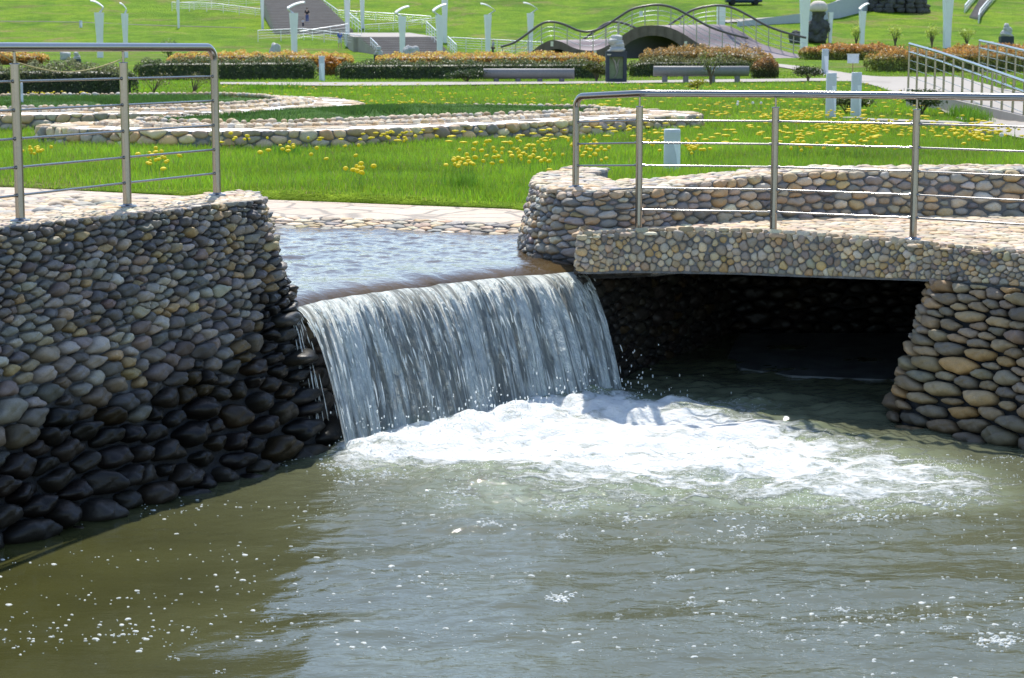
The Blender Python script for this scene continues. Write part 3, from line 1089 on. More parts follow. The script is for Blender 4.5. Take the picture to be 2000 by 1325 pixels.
def fall_mat():
    m, nt, N, L, b = newmat('falling water')
    fl = attr(nt, 'flow').outputs['Vector']

    def streak(su, sv, seed, det=4):
        mp = N.new('ShaderNodeMapping')
        mp.inputs['Scale'].default_value = (su, sv, 1)
        mp.inputs['Location'].default_value = (seed, seed * .7, 0)
        L.new(fl, mp.inputs['Vector'])
        return noise(nt, 1.0, det, .62, mp.outputs[0], .25).outputs['Fac']
    s1, s2, s3 = streak(6.5, .8, 3), streak(34, 1.7, 11), streak(85, 4.5, 23, 3)
    blot = streak(15, 3.6, 31, 3)
    sep = N.new('ShaderNodeSeparateXYZ')
    L.new(fl, sep.inputs[0])
    vdown = sep.outputs[1]
    val = math_(nt, 'ADD', math_(nt, 'MULTIPLY', s1, .6), math_(nt, 'MULTIPLY', s2, .42))
    val = math_(nt, 'ADD', val, math_(nt, 'MULTIPLY', s3, .30))
    val = math_(nt, 'ADD', val, math_(nt, 'MULTIPLY', blot, .42))
    mr = N.new('ShaderNodeMapRange')
    mr.interpolation_type = 'SMOOTHSTEP'
    mr.inputs['From Min'].default_value = .70
    mr.inputs['From Max'].default_value = .96
    L.new(val, mr.inputs['Value'])
    base = ramp(nt, s3, [(.3, (.85, .92, .83)), (.7, (.96, .98, .92))])
    L.new(base.outputs['Color'], b.inputs['Base Color'])
    b.inputs['Roughness'].default_value = .3
    b.inputs['IOR'].default_value = 1.33
    lump = streak(48, 17, 41, 3)
    h = math_(nt, 'ADD', math_(nt, 'MULTIPLY', s2, .5), math_(nt, 'MULTIPLY', lump, 1.3))
    nbm = bump(nt, h, 1.0, .06)
    # the sheet is made of clumped drops whose rounded tops catch the light
    va = N.new('ShaderNodeVectorMath')
    va.operation = 'MULTIPLY_ADD'
    L.new(nbm, va.inputs[0])
    va.inputs[1].default_value = (.62, .62, .62)
    va.inputs[2].default_value = (0, 0, .55)
    vn = N.new('ShaderNodeVectorMath')
    vn.operation = 'NORMALIZE'
    L.new(va.outputs[0], vn.inputs[0])
    L.new(vn.outputs[0], b.inputs['Normal'])
    tr = N.new('ShaderNodeBsdfTranslucent')
    L.new(nbm, tr.inputs['Normal'])
    tr.inputs['Color'].default_value = (.97, .99, .97, 1)
    mx = N.new('ShaderNodeMixShader')
    mx.inputs[0].default_value = .3
    L.new(b.outputs[0], mx.inputs[1])
    L.new(tr.outputs[0], mx.inputs[2])
    tp = N.new('ShaderNodeBsdfTransparent')
    tp.inputs['Color'].default_value = (.9, .93, .92, 1)
    mx2 = N.new('ShaderNodeMixShader')
    L.new(math_(nt, 'MAXIMUM', mr.outputs[0], .34), mx2.inputs[0])
    L.new(tp.outputs[0], mx2.inputs[1])
    L.new(mx.outputs[0], mx2.inputs[2])
    L.new(mx2.outputs[0], N['Material Output'].inputs['Surface'])
    return m


M_FALL = fall_mat()
M_DROP = plain('water strands', (.93, .96, .95), .12, 0, .05, 30, transl=.6)
NF = np.array([.74, -.67])
seg_u = np.r_[0, np.cumsum(np.hypot(*np.diff(LIPEDGE[:, :2], axis=0).T))]
U0, U1 = .12, seg_u[-1] - .1


def fall_point(u, t, off=0.0, v0=.98):
    x, y, z = (np.interp(u, seg_u, LIPEDGE[:, k]) for k in range(3))
    vel = v0 + .09 * np.sin(u * 5 + 1) + .05 * np.sin(u * 13)
    fwd = vel * t + off
    return np.stack([x + NF[0] * fwd, y + NF[1] * fwd, z - .08 * t - 4.9 * t * t], -1)


g = Geo()
for off, sd in ((0.0, 0),):
    nu, nt_ = 260, 46
    uu, tg = np.meshgrid(np.linspace(U0, U1, nu), np.linspace(0 if sd == 0 else .03, .425, nt_), indexing='ij')
    rid = .010 * np.sin(uu * 61 + sd) + .008 * np.sin(uu * 133 + 2 + 3 * sd + tg * 4) + .012 * np.sin(uu * 23 + sd * 2)
    v = fall_point(uu, tg, off * np.clip(tg * 8, 0, 1) + rid * np.clip(tg * 5, 0, 1))
    i, j = np.meshgrid(np.arange(nu - 1), np.arange(nt_ - 1), indexing='ij')
    i, j = i.ravel(), j.ravel()
    lenv = .95 * tg + 2.2 * tg * tg
    g.add(v, np.stack([i * nt_ + j, (i + 1) * nt_ + j, (i + 1) * nt_ + j + 1, i * nt_ + j + 1], 1), 0, uv=np.stack([uu + sd * 5.3, lenv + sd * 3.1 + .01], -1).reshape(-1, 2))
wchild(g, 'water_sheet', M_FALL)
# strands of water that have torn off the sheet
g = Geo()
r = np.random.default_rng(3)
for k in range(420):
    u0 = r.uniform(U0 - .02, U1 + .02)
    t0 = r.uniform(.03, .36)
    ln = r.uniform(.012, .05)
    tq = np.linspace(t0, min(t0 + ln, .43), 5)
    of = r.normal(.015, .022)
    p = fall_point(np.full(5, u0) + r.normal(0, .01) * np.linspace(0, 1, 5), tq, of * np.clip(tq * 6, 0, 1))
    rad = r.uniform(.002, .0065)
    g.tube(p, rad * np.array([.15, .8, 1, .75, .15]), 4, cap=False)
# the broken left end, dribbling down the wall stones
for k in range(70):
    u0 = U0 - r.uniform(.0, .12)
    t0 = r.uniform(.04, .36)
    tq = np.linspace(t0, min(t0 + r.uniform(.02, .06), .43), 5)
    p = fall_point(np.full(5, u0), tq, 0, r.uniform(.2, .8))
    g.tube(p, r.uniform(.0015, .004) * np.array([.15, .8, 1, .75, .15]), 4, cap=False)
tag(wchild(g, 'water_strand', M_DROP), kind='stuff')
g = Geo()
for k in range(420):
    t = r.random()
    bx, by = BASE_A + (BASE_B - BASE_A) * t + NF * r.normal(.05, .14)
    hgt = abs(r.normal(.10, .09))
    if k > 365:
        bx, by, hgt = .78 + abs(r.normal(0, .22)), 13.7 + r.normal(0, .12), r.uniform(.05, .45) * math.exp(-2 * r.random())
    s_ = r.uniform(.002, .006)
    g.blob((bx, by, hgt), (s_, s_, s_ * r.uniform(1, 2.5)), k, .1, 2, (6, 5))
tag(wchild(g, 'spray', M_DROP), kind='stuff')

# ---- floating foam
M_FOAM = plain('floating foam', (.55, .57, .54), .6, 0, .1, 60, .6, 120, .004)
g = Geo()


def fleck(g, x, y, rx, ry, rot, h, n=9):
    a = np.arange(n) * 2 * PI / n
    rr = 1 + .22 * np.sin(2 * a + r.uniform(0, 6)) + .15 * np.sin(3 * a + r.uniform(0, 6))
    c, s = math.cos(rot), math.sin(rot)
    qx, qy = rx * rr * np.cos(a), ry * rr * np.sin(a)
    xx, yy = x + c * qx - s * qy, y + s * qx + c * qy
    z0 = pond_z(np.r_[xx, x], np.r_[yy, y])
    mx_, my_ = x + (xx - x) * .7, y + (yy - y) * .7
    v = np.concatenate([np.c_[xx, yy, z0[:-1] - .001], np.c_[mx_, my_, z0[:-1] + h], [[x, y, z0[-1] + h * 1.2]]])
    i = np.arange(n)
    j = (i + 1) % n
    g.add(v, [np.stack([i, j, j + n, i + n], 1), np.stack([i + n, j + n, np.full(n, 2 * n)], 1)])


wall_base = surfL(np.linspace(0, LL, 200), np.full(200, .12), np.zeros(200))


def in_pond(x, y):
    return x > np.interp(y, wall_base[:90, 1], wall_base[:90, 0]) + .06 and y < np.interp(x, [-1.1, .7, 1.6, 2.6, 3.4, 5], [11.8, 13.6, 13.6, 13.0, 12.1, 10.6])


cnt = 0
while cnt < 1350:
    px, py = r.uniform(-20, 2020), 880 + 450 * r.random() ** .9
    if px > 650 and py < 1000 and r.random() < .6: continue
    p = U(px, py, 0)
    if not in_pond(p[0], p[1]): continue
    cl = nz2(np.array([p[0] * .7]), np.array([p[1] * 2.2]), 77, 1.7)[0]
    if r.random() > .30 + .8 * cl: continue
    s_ = min(.002 * math.exp(abs(r.normal(0, .8))), .011)
    fleck(g, p[0], p[1], s_ * r.uniform(1, 1.7), s_, r.uniform(-.5, .5), .0015 + s_ * .2)
    cnt += 1
cnt = 0
while cnt < 1500:
    px, py = r.uniform(640, 2010), 885 + abs(r.normal(0, 75))
    p = U(px, py, 0)
    cl = nz2(np.array([p[0] * 1.2]), np.array([p[1] * 2.6]), 79, 2.4)[0]
    if not in_pond(p[0], p[1]) or r.random() > .25 + 1.1 * cl: continue
    s_ = .0016 * math.exp(abs(r.normal(0, .55)))
    fleck(g, p[0], p[1], s_ * r.uniform(1, 1.6), s_, r.uniform(-.5, .5), .001 + s_ * .35, 6)
    cnt += 1
for px, py, wx, nb in [(440, 930, 30, 26), (500, 912, 40, 34), (545, 902, 24, 14), (660, 915, 40, 26), (760, 925, 50, 30), (900, 960, 60, 30), (1100, 985, 70, 34), (1250, 1010, 70, 30), (1450, 1030, 70, 26), (1700, 1010, 80, 34), (1850, 985, 60, 26), (1945, 1250, 60, 60), (1095, 1168, 36, 34), (1640, 1187, 22, 22), (1100, 1050, 20, 16), (1285, 1088, 18, 16), (1315, 1130, 18, 18), (1010, 1140, 16, 12), (335, 1283, 16, 8), (520, 1214, 16, 8), (236, 1238, 12, 6), (425, 1310, 18, 8), (380, 1235, 10, 5), (1350, 1175, 20, 16), (1540, 1245, 22, 8), (1850, 1230, 24, 10), (1820, 1205, 20, 8), (1480, 1235, 16, 8), (960, 1030, 26, 20), (700, 925, 30, 16), (680, 940, 34, 16), (890, 985, 34, 24), (1720, 1210, 16, 10), (1210, 1200, 12, 8)]:
    c0 = U(px, py, 0)
    for k in range(int(nb * 1.8)):
        dx, dy = r.normal(0, .45, 2)
        q = U(px + dx * wx, py + dy * wx * .28, 0)
        s_ = min(wx / FPX * c0[1] * r.uniform(.03, .11), r.uniform(.003, .0085))
        fleck(g, q[0], q[1], s_ * 1.5, s_, r.uniform(-.3, .3), .001 + s_ * .4)
tag(g.build('foam', M_FOAM), kind='stuff')

# ================================================================== NEAR RAILINGS
def near_railing(label, posts, end, rail_z, bend_first, group=None):
    """posts: base points in order; end: the base of the bent end post"""
    o = np.array([posts[0][0], posts[0][1], posts[0][2]])
    th = thing('metal_railing', label, 'railing', o, group)

    def part(g, name, parent=th):
        ob = g.build(name, M_STEEL, None)
        ob.parent = parent
        if parent is th:
            ob.matrix_parent_inverse = Matrix.Translation(-Vector(o))
        return ob
    tops = [np.array([p[0], p[1], rail_z(p)]) for p in posts]
    etop = np.array([end[0], end[1], rail_z(end)])
    line = tops + [etop] if not bend_first else [etop] + tops
    e_in = tops[-1] if not bend_first else tops[0]
    d = etop - e_in
    d /= np.linalg.norm(d)
    rb = .085
    arc = [etop - d * rb + np.array([0, 0, 0])]
    for a in np.linspace(0, PI / 2, 10)[1:]:
        arc.append(etop - d * rb + d * rb * math.sin(a) - np.array([0, 0, 1]) * rb * (1 - math.cos(a)))
    mid = smooth(tops if not bend_first else tops[::-1], 8)
    path = list(mid) + arc + [np.array([end[0], end[1], end[2] + .01])]
    part(Geo().tube(path, .0255, 18), 'handrail')
    allp = list(posts)
    for p in allp:
        g = Geo()
        top = rail_z(p)
        H_ = top - p[2]
        g.tube([(p[0], p[1], p[2]), (p[0], p[1], p[2] + .905 * H_)], .0255, 18)
        ob = part(g, 'post')
        g = Geo().lathe([(.0, .908 * H_), (.027, .908 * H_), (.027, .902 * H_)], p, 16)
        g.tube([(p[0], p[1], p[2] + .9 * H_), (p[0], p[1], top - .01)], .008, 10)
        s_ = g.build('spigot', M_STEEL)
        s_.parent = ob
    for p in allp + [end]:
        g = Geo().lathe([(.056, 0), (.056, .006), (.052, .010), (.03, .012), (.0265, .02)], (p[0], p[1], p[2] - .004), 20)
        part(g, 'base_flange')
    seq = line
    base = (list(posts) + [end]) if not bend_first else [end] + list(posts)
    full = list(posts)
    for fr in (.805, .64, .475, .31, .148):
        for a in range(len(base) - 1):
            pa, pb_ = base[a], base[a + 1]

            def lv(p, other):
                q = p if p is not end else other
                return q[2] + fr * (rail_z(q) - q[2]) + (rail_z(p) - rail_z(q) if p is end else 0)
            za, zb = lv(pa, pb_), lv(pb_, pa)
            if pa is end and za < end[2] + .03 or pb_ is end and zb < end[2] + .03:
                if bend_first:
                    # the low rods run into the stone nose instead of reaching the short end post
                    pa = np.array([pa[0] + .55 * (pb_[0] - pa[0]), pa[1] + .55 * (pb_[1] - pa[1]), 0])
                else:
                    continue
            g = Geo().tube([(pa[0], pa[1], za), (pb_[0], pb_[1], zb)], .0068, 10)
            for q, qz, sg in ((pa, za, 1), (pb_, zb, -1)):
                dd = np.array([pb_[0] - pa[0], pb_[1] - pa[1], 0])
                dd /= np.linalg.norm(dd)
                c = np.array([q[0], q[1], qz]) + dd * sg * .03
                g.tube([c - dd * .012, c + dd * .012], .0105, 10)
            part(g, 'rod')
    return th


LZ = 1.575
lp = [U(-190, 463, LZ), U(40, 431, LZ), U(249, 403, LZ)]
near_railing('stainless steel railing on top of the left pebble wall, a cord hung along it', lp, U(424, 381, LZ), lambda p: 2.507, False)
rp = [U(1247, 449, DECKZ + .01), U(1510, 454, DECKZ + .01), U(1783, 467, DECKZ + .01), U(2062, 486, DECKZ + .01), U(2350, 512, DECKZ + .01)]
re_ = np.array([.482, 14.75, 1.462])
near_railing('stainless steel railing along the front edge of the pebble footbridge deck', rp, re_, lambda p: 2.178 - (.036 if p is re_ else 0), True)
a, b = lp[1], lp[2]
cp = []
for t in np.linspace(-.12, 1, 26):
    q = a + (b - a) * t
    z = 2.435 - .065 * math.sin(PI * np.clip(t, 0, 1)) + (.05 * min(t, 0) / -.12)
    cp.append((q[0] - .012, q[1] - .012, z))
tag(Geo().tube(cp, .0035, 6).build('cord', M_ROPE), 'thin yellowish cord sagging between two posts of the left railing', 'cord')

# ================================================================== RAISED BEDS ON THE LAWN
BED_POLYS = []


def raised_bed(label, outline_px, z_top, wall_h, cap_w, crest, group):
    pts = [U(x, y, z_top)[:2] for x, y in outline_px]
    loop = smooth(pts + [pts[0]], 10)[:-1]
    cen = loop.mean(0)
    th = thing('raised_bed', label, 'flower bed', (cen[0], cen[1], 1.05), group)
    inv = Matrix.Translation((-cen[0], -cen[1], -1.05))
    BED_POLYS.append(loop)

    def part(g, name, mats):
        ob = g.build(name, mats)
        ob.parent = th
        ob.matrix_parent_inverse = inv
        return ob
    area = .5 * np.sum(loop[:, 0] * np.roll(loop[:, 1], -1) - np.roll(loop[:, 0], -1) * loop[:, 1])
    if area < 0: loop = loop[::-1]
    # counter-clockwise: right-hand normal looks out
    z0 = .98

    def inset(dist):
        t = np.roll(loop, -1, 0) - np.roll(loop, 1, 0)
        t /= np.hypot(t[:, 0], t[:, 1])[:, None]
        nrm = np.stack([-t[:, 1], t[:, 0]], 1)
        q = loop + nrm * dist
        for _ in range(6):
            q = .5 * q + .25 * np.roll(q, 1, 0) + .25 * np.roll(q, -1, 0)
        return q
    cl = np.vstack([loop, loop[:1]])
    surf, L_, H_ = wall_surface(cl, z0, z_top, .06)
    g = Geo()
    stones(g, pack(L_, H_, lambda u, v: .135, 1.8, 2, K=16), surf, (.88, .97), (.35, .55), np.vstack([PAL, PALE, PALE]) * np.array([1.2, 1.08, .92]), None)
    backing(g, surf, L_, H_, 200, 4, 1)
    part(g, 'bed_wall', [M_STONE_FAR, M_MORTAR])
    g = Geo()
    inner = inset(cap_w)
    n = len(loop)
    ring = np.concatenate([np.c_[loop + 0, np.full(n, z_top)], np.c_[inner, np.full(n, z_top + .01)]])
    i = np.arange(n)
    j = (i + 1) % n
    g.add(ring, np.stack([i, j, j + n, i + n], 1), 0)
    rr = np.random.default_rng(5)
    for k in range(int(L_ / .33)):
        u = rr.uniform(0, L_)
        idx = int(u / L_ * n) % n
        q = loop[idx] + (inner[idx] - loop[idx]) * rr.uniform(.05, .8)
        g.blob((q[0], q[1], z_top + .0), (rr.uniform(.14, .3), rr.uniform(.12, .22), .035), k, .15, 2, (10, 6), col=PALE[rr.integers(6)] * .95, rot=rr.uniform(0, 3))
    part(g, 'stone_cap', [plain('bed cap stones', (.95, .93, .9), .85, 0, .15, 5, .5, 30, .02, usecol=True)])
    # kerb of round pebbles standing on the cap's inner side
    g = Geo()
    seg = np.hypot(*(np.roll(inner, -1, 0) - inner).T)
    cum = np.r_[0, np.cumsum(seg)]
    icl = np.vstack([inner, inner[:1]])
    for row in range(5):
        u = rr.uniform(0, .1)
        while u < cum[-1]:
            s_ = rr.uniform(.04, .072)
            q = np.array([np.interp(u, cum, icl[:, 0]), np.interp(u, cum, icl[:, 1])])
            o_ = rr.normal((row - .7) * .17, .04)
            dirc = q - cen
            dirc /= np.linalg.norm(dirc)
            c = (np.vstack([PALE, PALE, PAL[[3, 5, 8]]]))[rr.integers(15)] * rr.uniform(.85, 1.25)
            g.blob((q[0] + dirc[0] * o_, q[1] + dirc[1] * o_, z_top + .03 + (.05 if row == 0 else .0)), (s_ * 1.25, s_, s_ * .8), int(u * 100), .12, 2, (9, 6), col=np.clip(c, 0, .8), rot=rr.uniform(0, 3))
            u += s_ * 2.15
    part(g, 'pebble_kerb', M_STONE_FAR)
    # turf mound
    g = Geo()
    rings = 7
    vs = []
    cin = inner.mean(0)
    for k in range(rings):
        t = k / (rings - 1)
        q = inner + (cin - inner) * t * .999
        vs.append(np.c_[q, np.full(n, z_top + .02 + crest * (1 - (1 - t) ** 2)) + .03 * np.sin(q[:, 0] * 2.3 + k) + .02 * np.sin(q[:, 0] * 6 + q[:, 1] * 2)])
    v = np.concatenate(vs)
    ii, kk = np.meshgrid(np.arange(rings - 1), np.arange(n), indexing='ij')
    ii, kk = ii.ravel(), kk.ravel()
    k2 = (kk + 1) % n
    g.add(v, np.stack([ii * n + kk, ii * n + k2, (ii + 1) * n + k2, (ii + 1) * n + kk], 1), 0)
    # short blades
    nb = 16000
    k = rr.integers(0, n, nb)
    t = rr.random(nb) ** .7
    q = inner[k] + (cin - inner[k]) * t[:, None]
    z = z_top + .02 + crest * (1 - (1 - t) ** 2)
    add_blades(g, q[:, 0], q[:, 1], z - .02, rr.uniform(.05, .10, nb), .012, rr, np.array([.085, .175, .03]), mat=1)
    part(g, 'turf', [M_BEDGRASS, M_GRASS])
    return th


def add_blades(g, x, y, z, h, wdt, rr, col, mat=0, var=.35, lean=.5):
    n = len(x)
    a = rr.uniform(0, 2 * PI, n)
    b = rr.uniform(0, 2 * PI, n)
    ln = rr.uniform(.05, lean, n) * h
    wd = wdt * rr.uniform(.6, 1.3, n)
    cx, cy = np.cos(a) * wd / 2, np.sin(a) * wd / 2
    lx, ly = np.cos(b) * ln, np.sin(b) * ln
    P0 = np.stack([x - cx, y - cy, z], -1)
    P1 = np.stack([x + cx, y + cy, z], -1)
    P2 = np.stack([x - cx * .75 + lx * .35, y - cy * .75 + ly * .35, z + h * .55], -1)
    P3 = np.stack([x + cx * .75 + lx * .35, y + cy * .75 + ly * .35, z + h * .55], -1)
    P4 = np.stack([x + lx, y + ly, z + h], -1)
    v = np.stack([P0, P1, P3, P2, P4], 1).reshape(-1, 3)
    i = np.arange(n) * 5
    c = np.asarray(col) * rr.uniform(1 - var, 1 + var, (n, 1)) * (1 + rr.normal(0, .06, (n, 3)))
    c = np.clip(c, 0.005, .8)
    g.add(v, [np.stack([i, i + 1, i + 2, i + 3], 1), np.stack([i + 3, i + 2, i + 4], 1)], mat, np.repeat(c, 5, 0))


raised_bed('long curved raised bed of dark turf nearest the stream, its pebble wall facing the lawn',
           [(75, 247), (150, 252), (350, 257), (640, 255), (880, 247), (1120, 236), (1290, 229), (1366, 223), (1250, 214), (1000, 210), (740, 213), (480, 224), (260, 235), (120, 241)], 1.30, .25, 1.45, .16, 'curved raised turf beds')
raised_bed('curved raised turf bed running out of frame at left, behind the longest bed',
           [(-420, 234), (-150, 229), (60, 225), (220, 223), (360, 222), (520, 217), (640, 210), (704, 202), (640, 192), (480, 187), (250, 188), (0, 190), (-250, 196), (-420, 206)], 1.34, .28, 1.6, .10, 'curved raised turf beds')

# ================================================================== GRASS AND DANDELIONS
def lawn_ok(x, y):
    ok = y > lawn_front(x) + .03
    for p in BED_POLYS + GROUND_PATHS:
        ok &= ~inside(x, y, p)
    return ok


rr = np.random.default_rng(9)
g = Geo()
for n, ya, yb, hh, wd in ((230000, 16.3, 34, (.05, .115), .008), (130000, 34, 62, (.05, .115), .016), (70000, 62, 100, (.06, .12), .03)):
    y = ya + (yb - ya) * rr.random(n) ** 1.2
    x = rr.uniform(-1, 1, n) * (.275 * y + 1.2)
    m = lawn_ok(x, y)
    x, y = x[m], y[m]
    pat = nz2(x, y, 41, .9)
    pat2 = nz2(x, y, 42, 3.2)
    h = rr.uniform(hh[0], hh[1], len(x)) * (1 + .3 * pat + .25 * pat2)
    edge = np.clip((y - lawn_front(x)) / .5, .35, 1)
    c = np.array([.25, .41, .024])[None, :] * (1 + .3 * pat[:, None]) + np.clip(pat2, 0, 1)[:, None] * np.array([.035, .02, .004])
    dry = rr.random(len(x)) < .05 + .10 * np.clip(nz2(x, y, 43, .5), 0, 1)
    c[dry] = [.3, .27, .11]
    add_blades(g, x, y, ground(x, y) - .01, h * edge, wd, rr, c, 0, .3, .6)
# tussocks
for px, py, n, h in [(905, 372, 260, .26), (1880, 232, 400, .35), (1905, 243, 400, .35), (560, 305, 200, .2), (165, 188, 260, .55), (180, 186, 220, .5), (505, 177, 200, .3), (560, 175, 160, .3), (230, 182, 200, .3)]:
    c = GP(px, py)
    y = c[1] + rr.normal(0, .14, n) * max(c[1] / 25, 1)
    x = c[0] + rr.normal(0, .10, n) * max(c[1] / 25, 1)
    add_blades(g, x, y, ground(x, y), rr.uniform(.4, 1, n) * h, .008 * c[1] / 20, rr, np.array([.3, .42, .04] if px < 250 else [.15, .3, .02]), 0, .3, .5)
tag(g.build('grass', M_GRASS), kind='stuff')

CLUST = [  # px centre, px half spread, count, zone phrase
    (703, 362, 42, 9, 7, 'small group near the path edge by the stream'), (905, 340, 40, 8, 12, 'group in the middle of the near lawn'), (1010, 322, 90, 22, 34, 'patch on the near lawn beside the end of the bridge railing'),
    (925, 393, 25, 5, 5, 'few blooms at the flagstone path edge beside the pebble nose'), (475, 276, 60, 12, 26, 'patch just below the long raised bed'), (755, 276, 70, 14, 28, 'patch in front of the long raised bed by its middle'),
    (62, 316, 22, 6, 9, 'clump behind the first left railing post'), (312, 328, 35, 14, 12, 'clump behind the left railing panel'), (330, 268, 40, 6, 6, 'few at the foot of the long raised bed'),
    (1150, 312, 40, 16, 20, 'patch beside the bent end of the bridge railing'), (1345, 306, 40, 10, 18, 'clump at the foot of the short bollard'), (1290, 288, 50, 18, 16, 'group left of the short bollard'),
    (1560, 236, 90, 12, 85, 'dense band in front of the paired bollards'), (1690, 262, 120, 16, 90, 'broad patch below the paired bollards'), (1900, 268, 90, 22, 75, 'patch on the lawn before the ramp railing'),
    (1640, 302, 120, 14, 26, 'group just above the parapet wall'), (800, 210, 90, 8, 34, 'patch on the far side of the long raised bed'), (860, 188, 30, 3, 8, 'few beyond the long raised bed'),
    (1490, 195, 90, 25, 26, 'loose scatter before the right log bench'), (75, 187, 90, 4, 40, 'row along the tall left hedge'), (1000, 205, 160, 14, 14, 'loose scatter in the middle lawn'),
    (1780, 205, 80, 14, 26, 'scatter beside the ramp path'), (1690, 158, 60, 6, 10, 'few behind the paired bollards'), (590, 315, 120, 16, 10, 'loose blooms on the left part of the near lawn'), (1230, 262, 60, 10, 10, 'few between raised bed tip and short bollard')]
fl = []
for cx, cy, sx, sy, n, zone in CLUST:
    for k in range(int(n * (1.7 if cy > 255 else 1.2))):
        px, py = cx + rr.normal(0, .55) * sx, cy + rr.normal(0, .55) * sy
        p = GP(px, py + 6)
        if lawn_ok(np.array([p[0]]), np.array([p[1]]))[0]:
            fl.append((p[1], p, zone))
for k in range(650):
    px, py = rr.uniform(430, 2000) if k % 3 else rr.uniform(1150, 2000), 172 + 130 * rr.random() ** 1.3
    p = GP(px, py)
    if lawn_ok(np.array([p[0]]), np.array([p[1]]))[0]:
        fl.append((p[1] + 100, p, 'thin scatter over the whole lawn'))
fl.sort(key=lambda q: q[0])
protos = []
for s_ in range(3):
    g = Geo()
    hgt = (.16, .19, .15)[s_]
    g.tube([(0, 0, -.02), (.006, .004, hgt * .5), (.002, .008, hgt)], .0025, 5, 1)
    g.lathe([(.004, hgt - .008), (.026, hgt + .002), (.036, hgt + .010), (.031, hgt + .022), (.017, hgt + .030), (.0005, hgt + .032)], (.002, .008, 0), 12, 0)
    protos.append(g)
pm = [g_.build('dandelion', [M_PETAL, M_STEM]) for g_ in protos]
first = [True] * 3
n_ind = 297
rest = Geo()
for n, (d, p, zone) in enumerate(fl):
    k = n % 3
    sc_ = rr.uniform(.55, 1.05) * (1 + max(d - 30, 0) * .006)
    if n < n_ind:
        if first[k]:
            o = pm[k]
            first[k] = False
        else:
            o = pm[k].copy()
            COL.objects.link(o)
        o.location = (p[0], p[1], p[2])
        o.scale = (sc_, sc_, rr.uniform(.85, 1.25))
        o.rotation_euler = (rr.normal(.15, .12), rr.normal(0, .15), rr.uniform(0, 6))
        tag(o, 'yellow dandelion in the ' + zone, 'flower', 'yellow dandelions, ' + zone)
    else:
        hgt = rr.uniform(.13, .2)
        s2 = .038 * sc_ * 1.1
        rest.lathe([(s2 * .3, hgt - .004), (s2, hgt + .008), (s2 * .8, hgt + .02), (.001, hgt + .026)], p, 8, 0)
tag(rest.build('dandelions', [M_PETAL]), kind='stuff')
for px, py in [(1441, 213), (1470, 216), (1486, 216), (1440, 219), (1981, 272), (1955, 291)]:
    p = GP(px, py + 8)
    g = Geo()
    g.tube([(0, 0, 0), (.005, 0, .1), (0, 0, .22)], .004, 5, 1)
    g.blob((0, 0, .25), (.03, .03, .03), px, .15, 4, (12, 8), 0)
    o = g.build('dandelion_clock', [M_PUFF, M_STEM])
    o.location = p
    tag(o, 'white dandelion seed head ' + ('on the lawn beneath the bridge handrail' if px < 1600 else 'on the lawn at the far right'), 'flower', 'white dandelion seed heads ' + ('under the handrail' if px < 1600 else 'at far right'))


# ================================================================== HEDGES AND SHRUBS
def leaf_cards(g, c, nrm, size, cols, rr, mat=0):
    n = len(c)
    t = rr.normal(size=(n, 3)) + nrm * .8
    t /= np.linalg.norm(t, axis=1)[:, None]
    a = np.cross(t, rr.normal(size=(n, 3)))
    a /= np.linalg.norm(a, axis=1)[:, None]
    b = np.cross(t, a)
    s = (size * rr.uniform(.6, 1.3, n))[:, None]
    v = np.stack([c - a * s, c + b * s * .45, c + a * s, c - b * s * .45], 1).reshape(-1, 3)
    i = np.arange(n) * 4
    g.add(v, np.stack([i, i + 1, i + 2, i + 3], 1), mat, np.repeat(cols, 4, 0), flat=True)


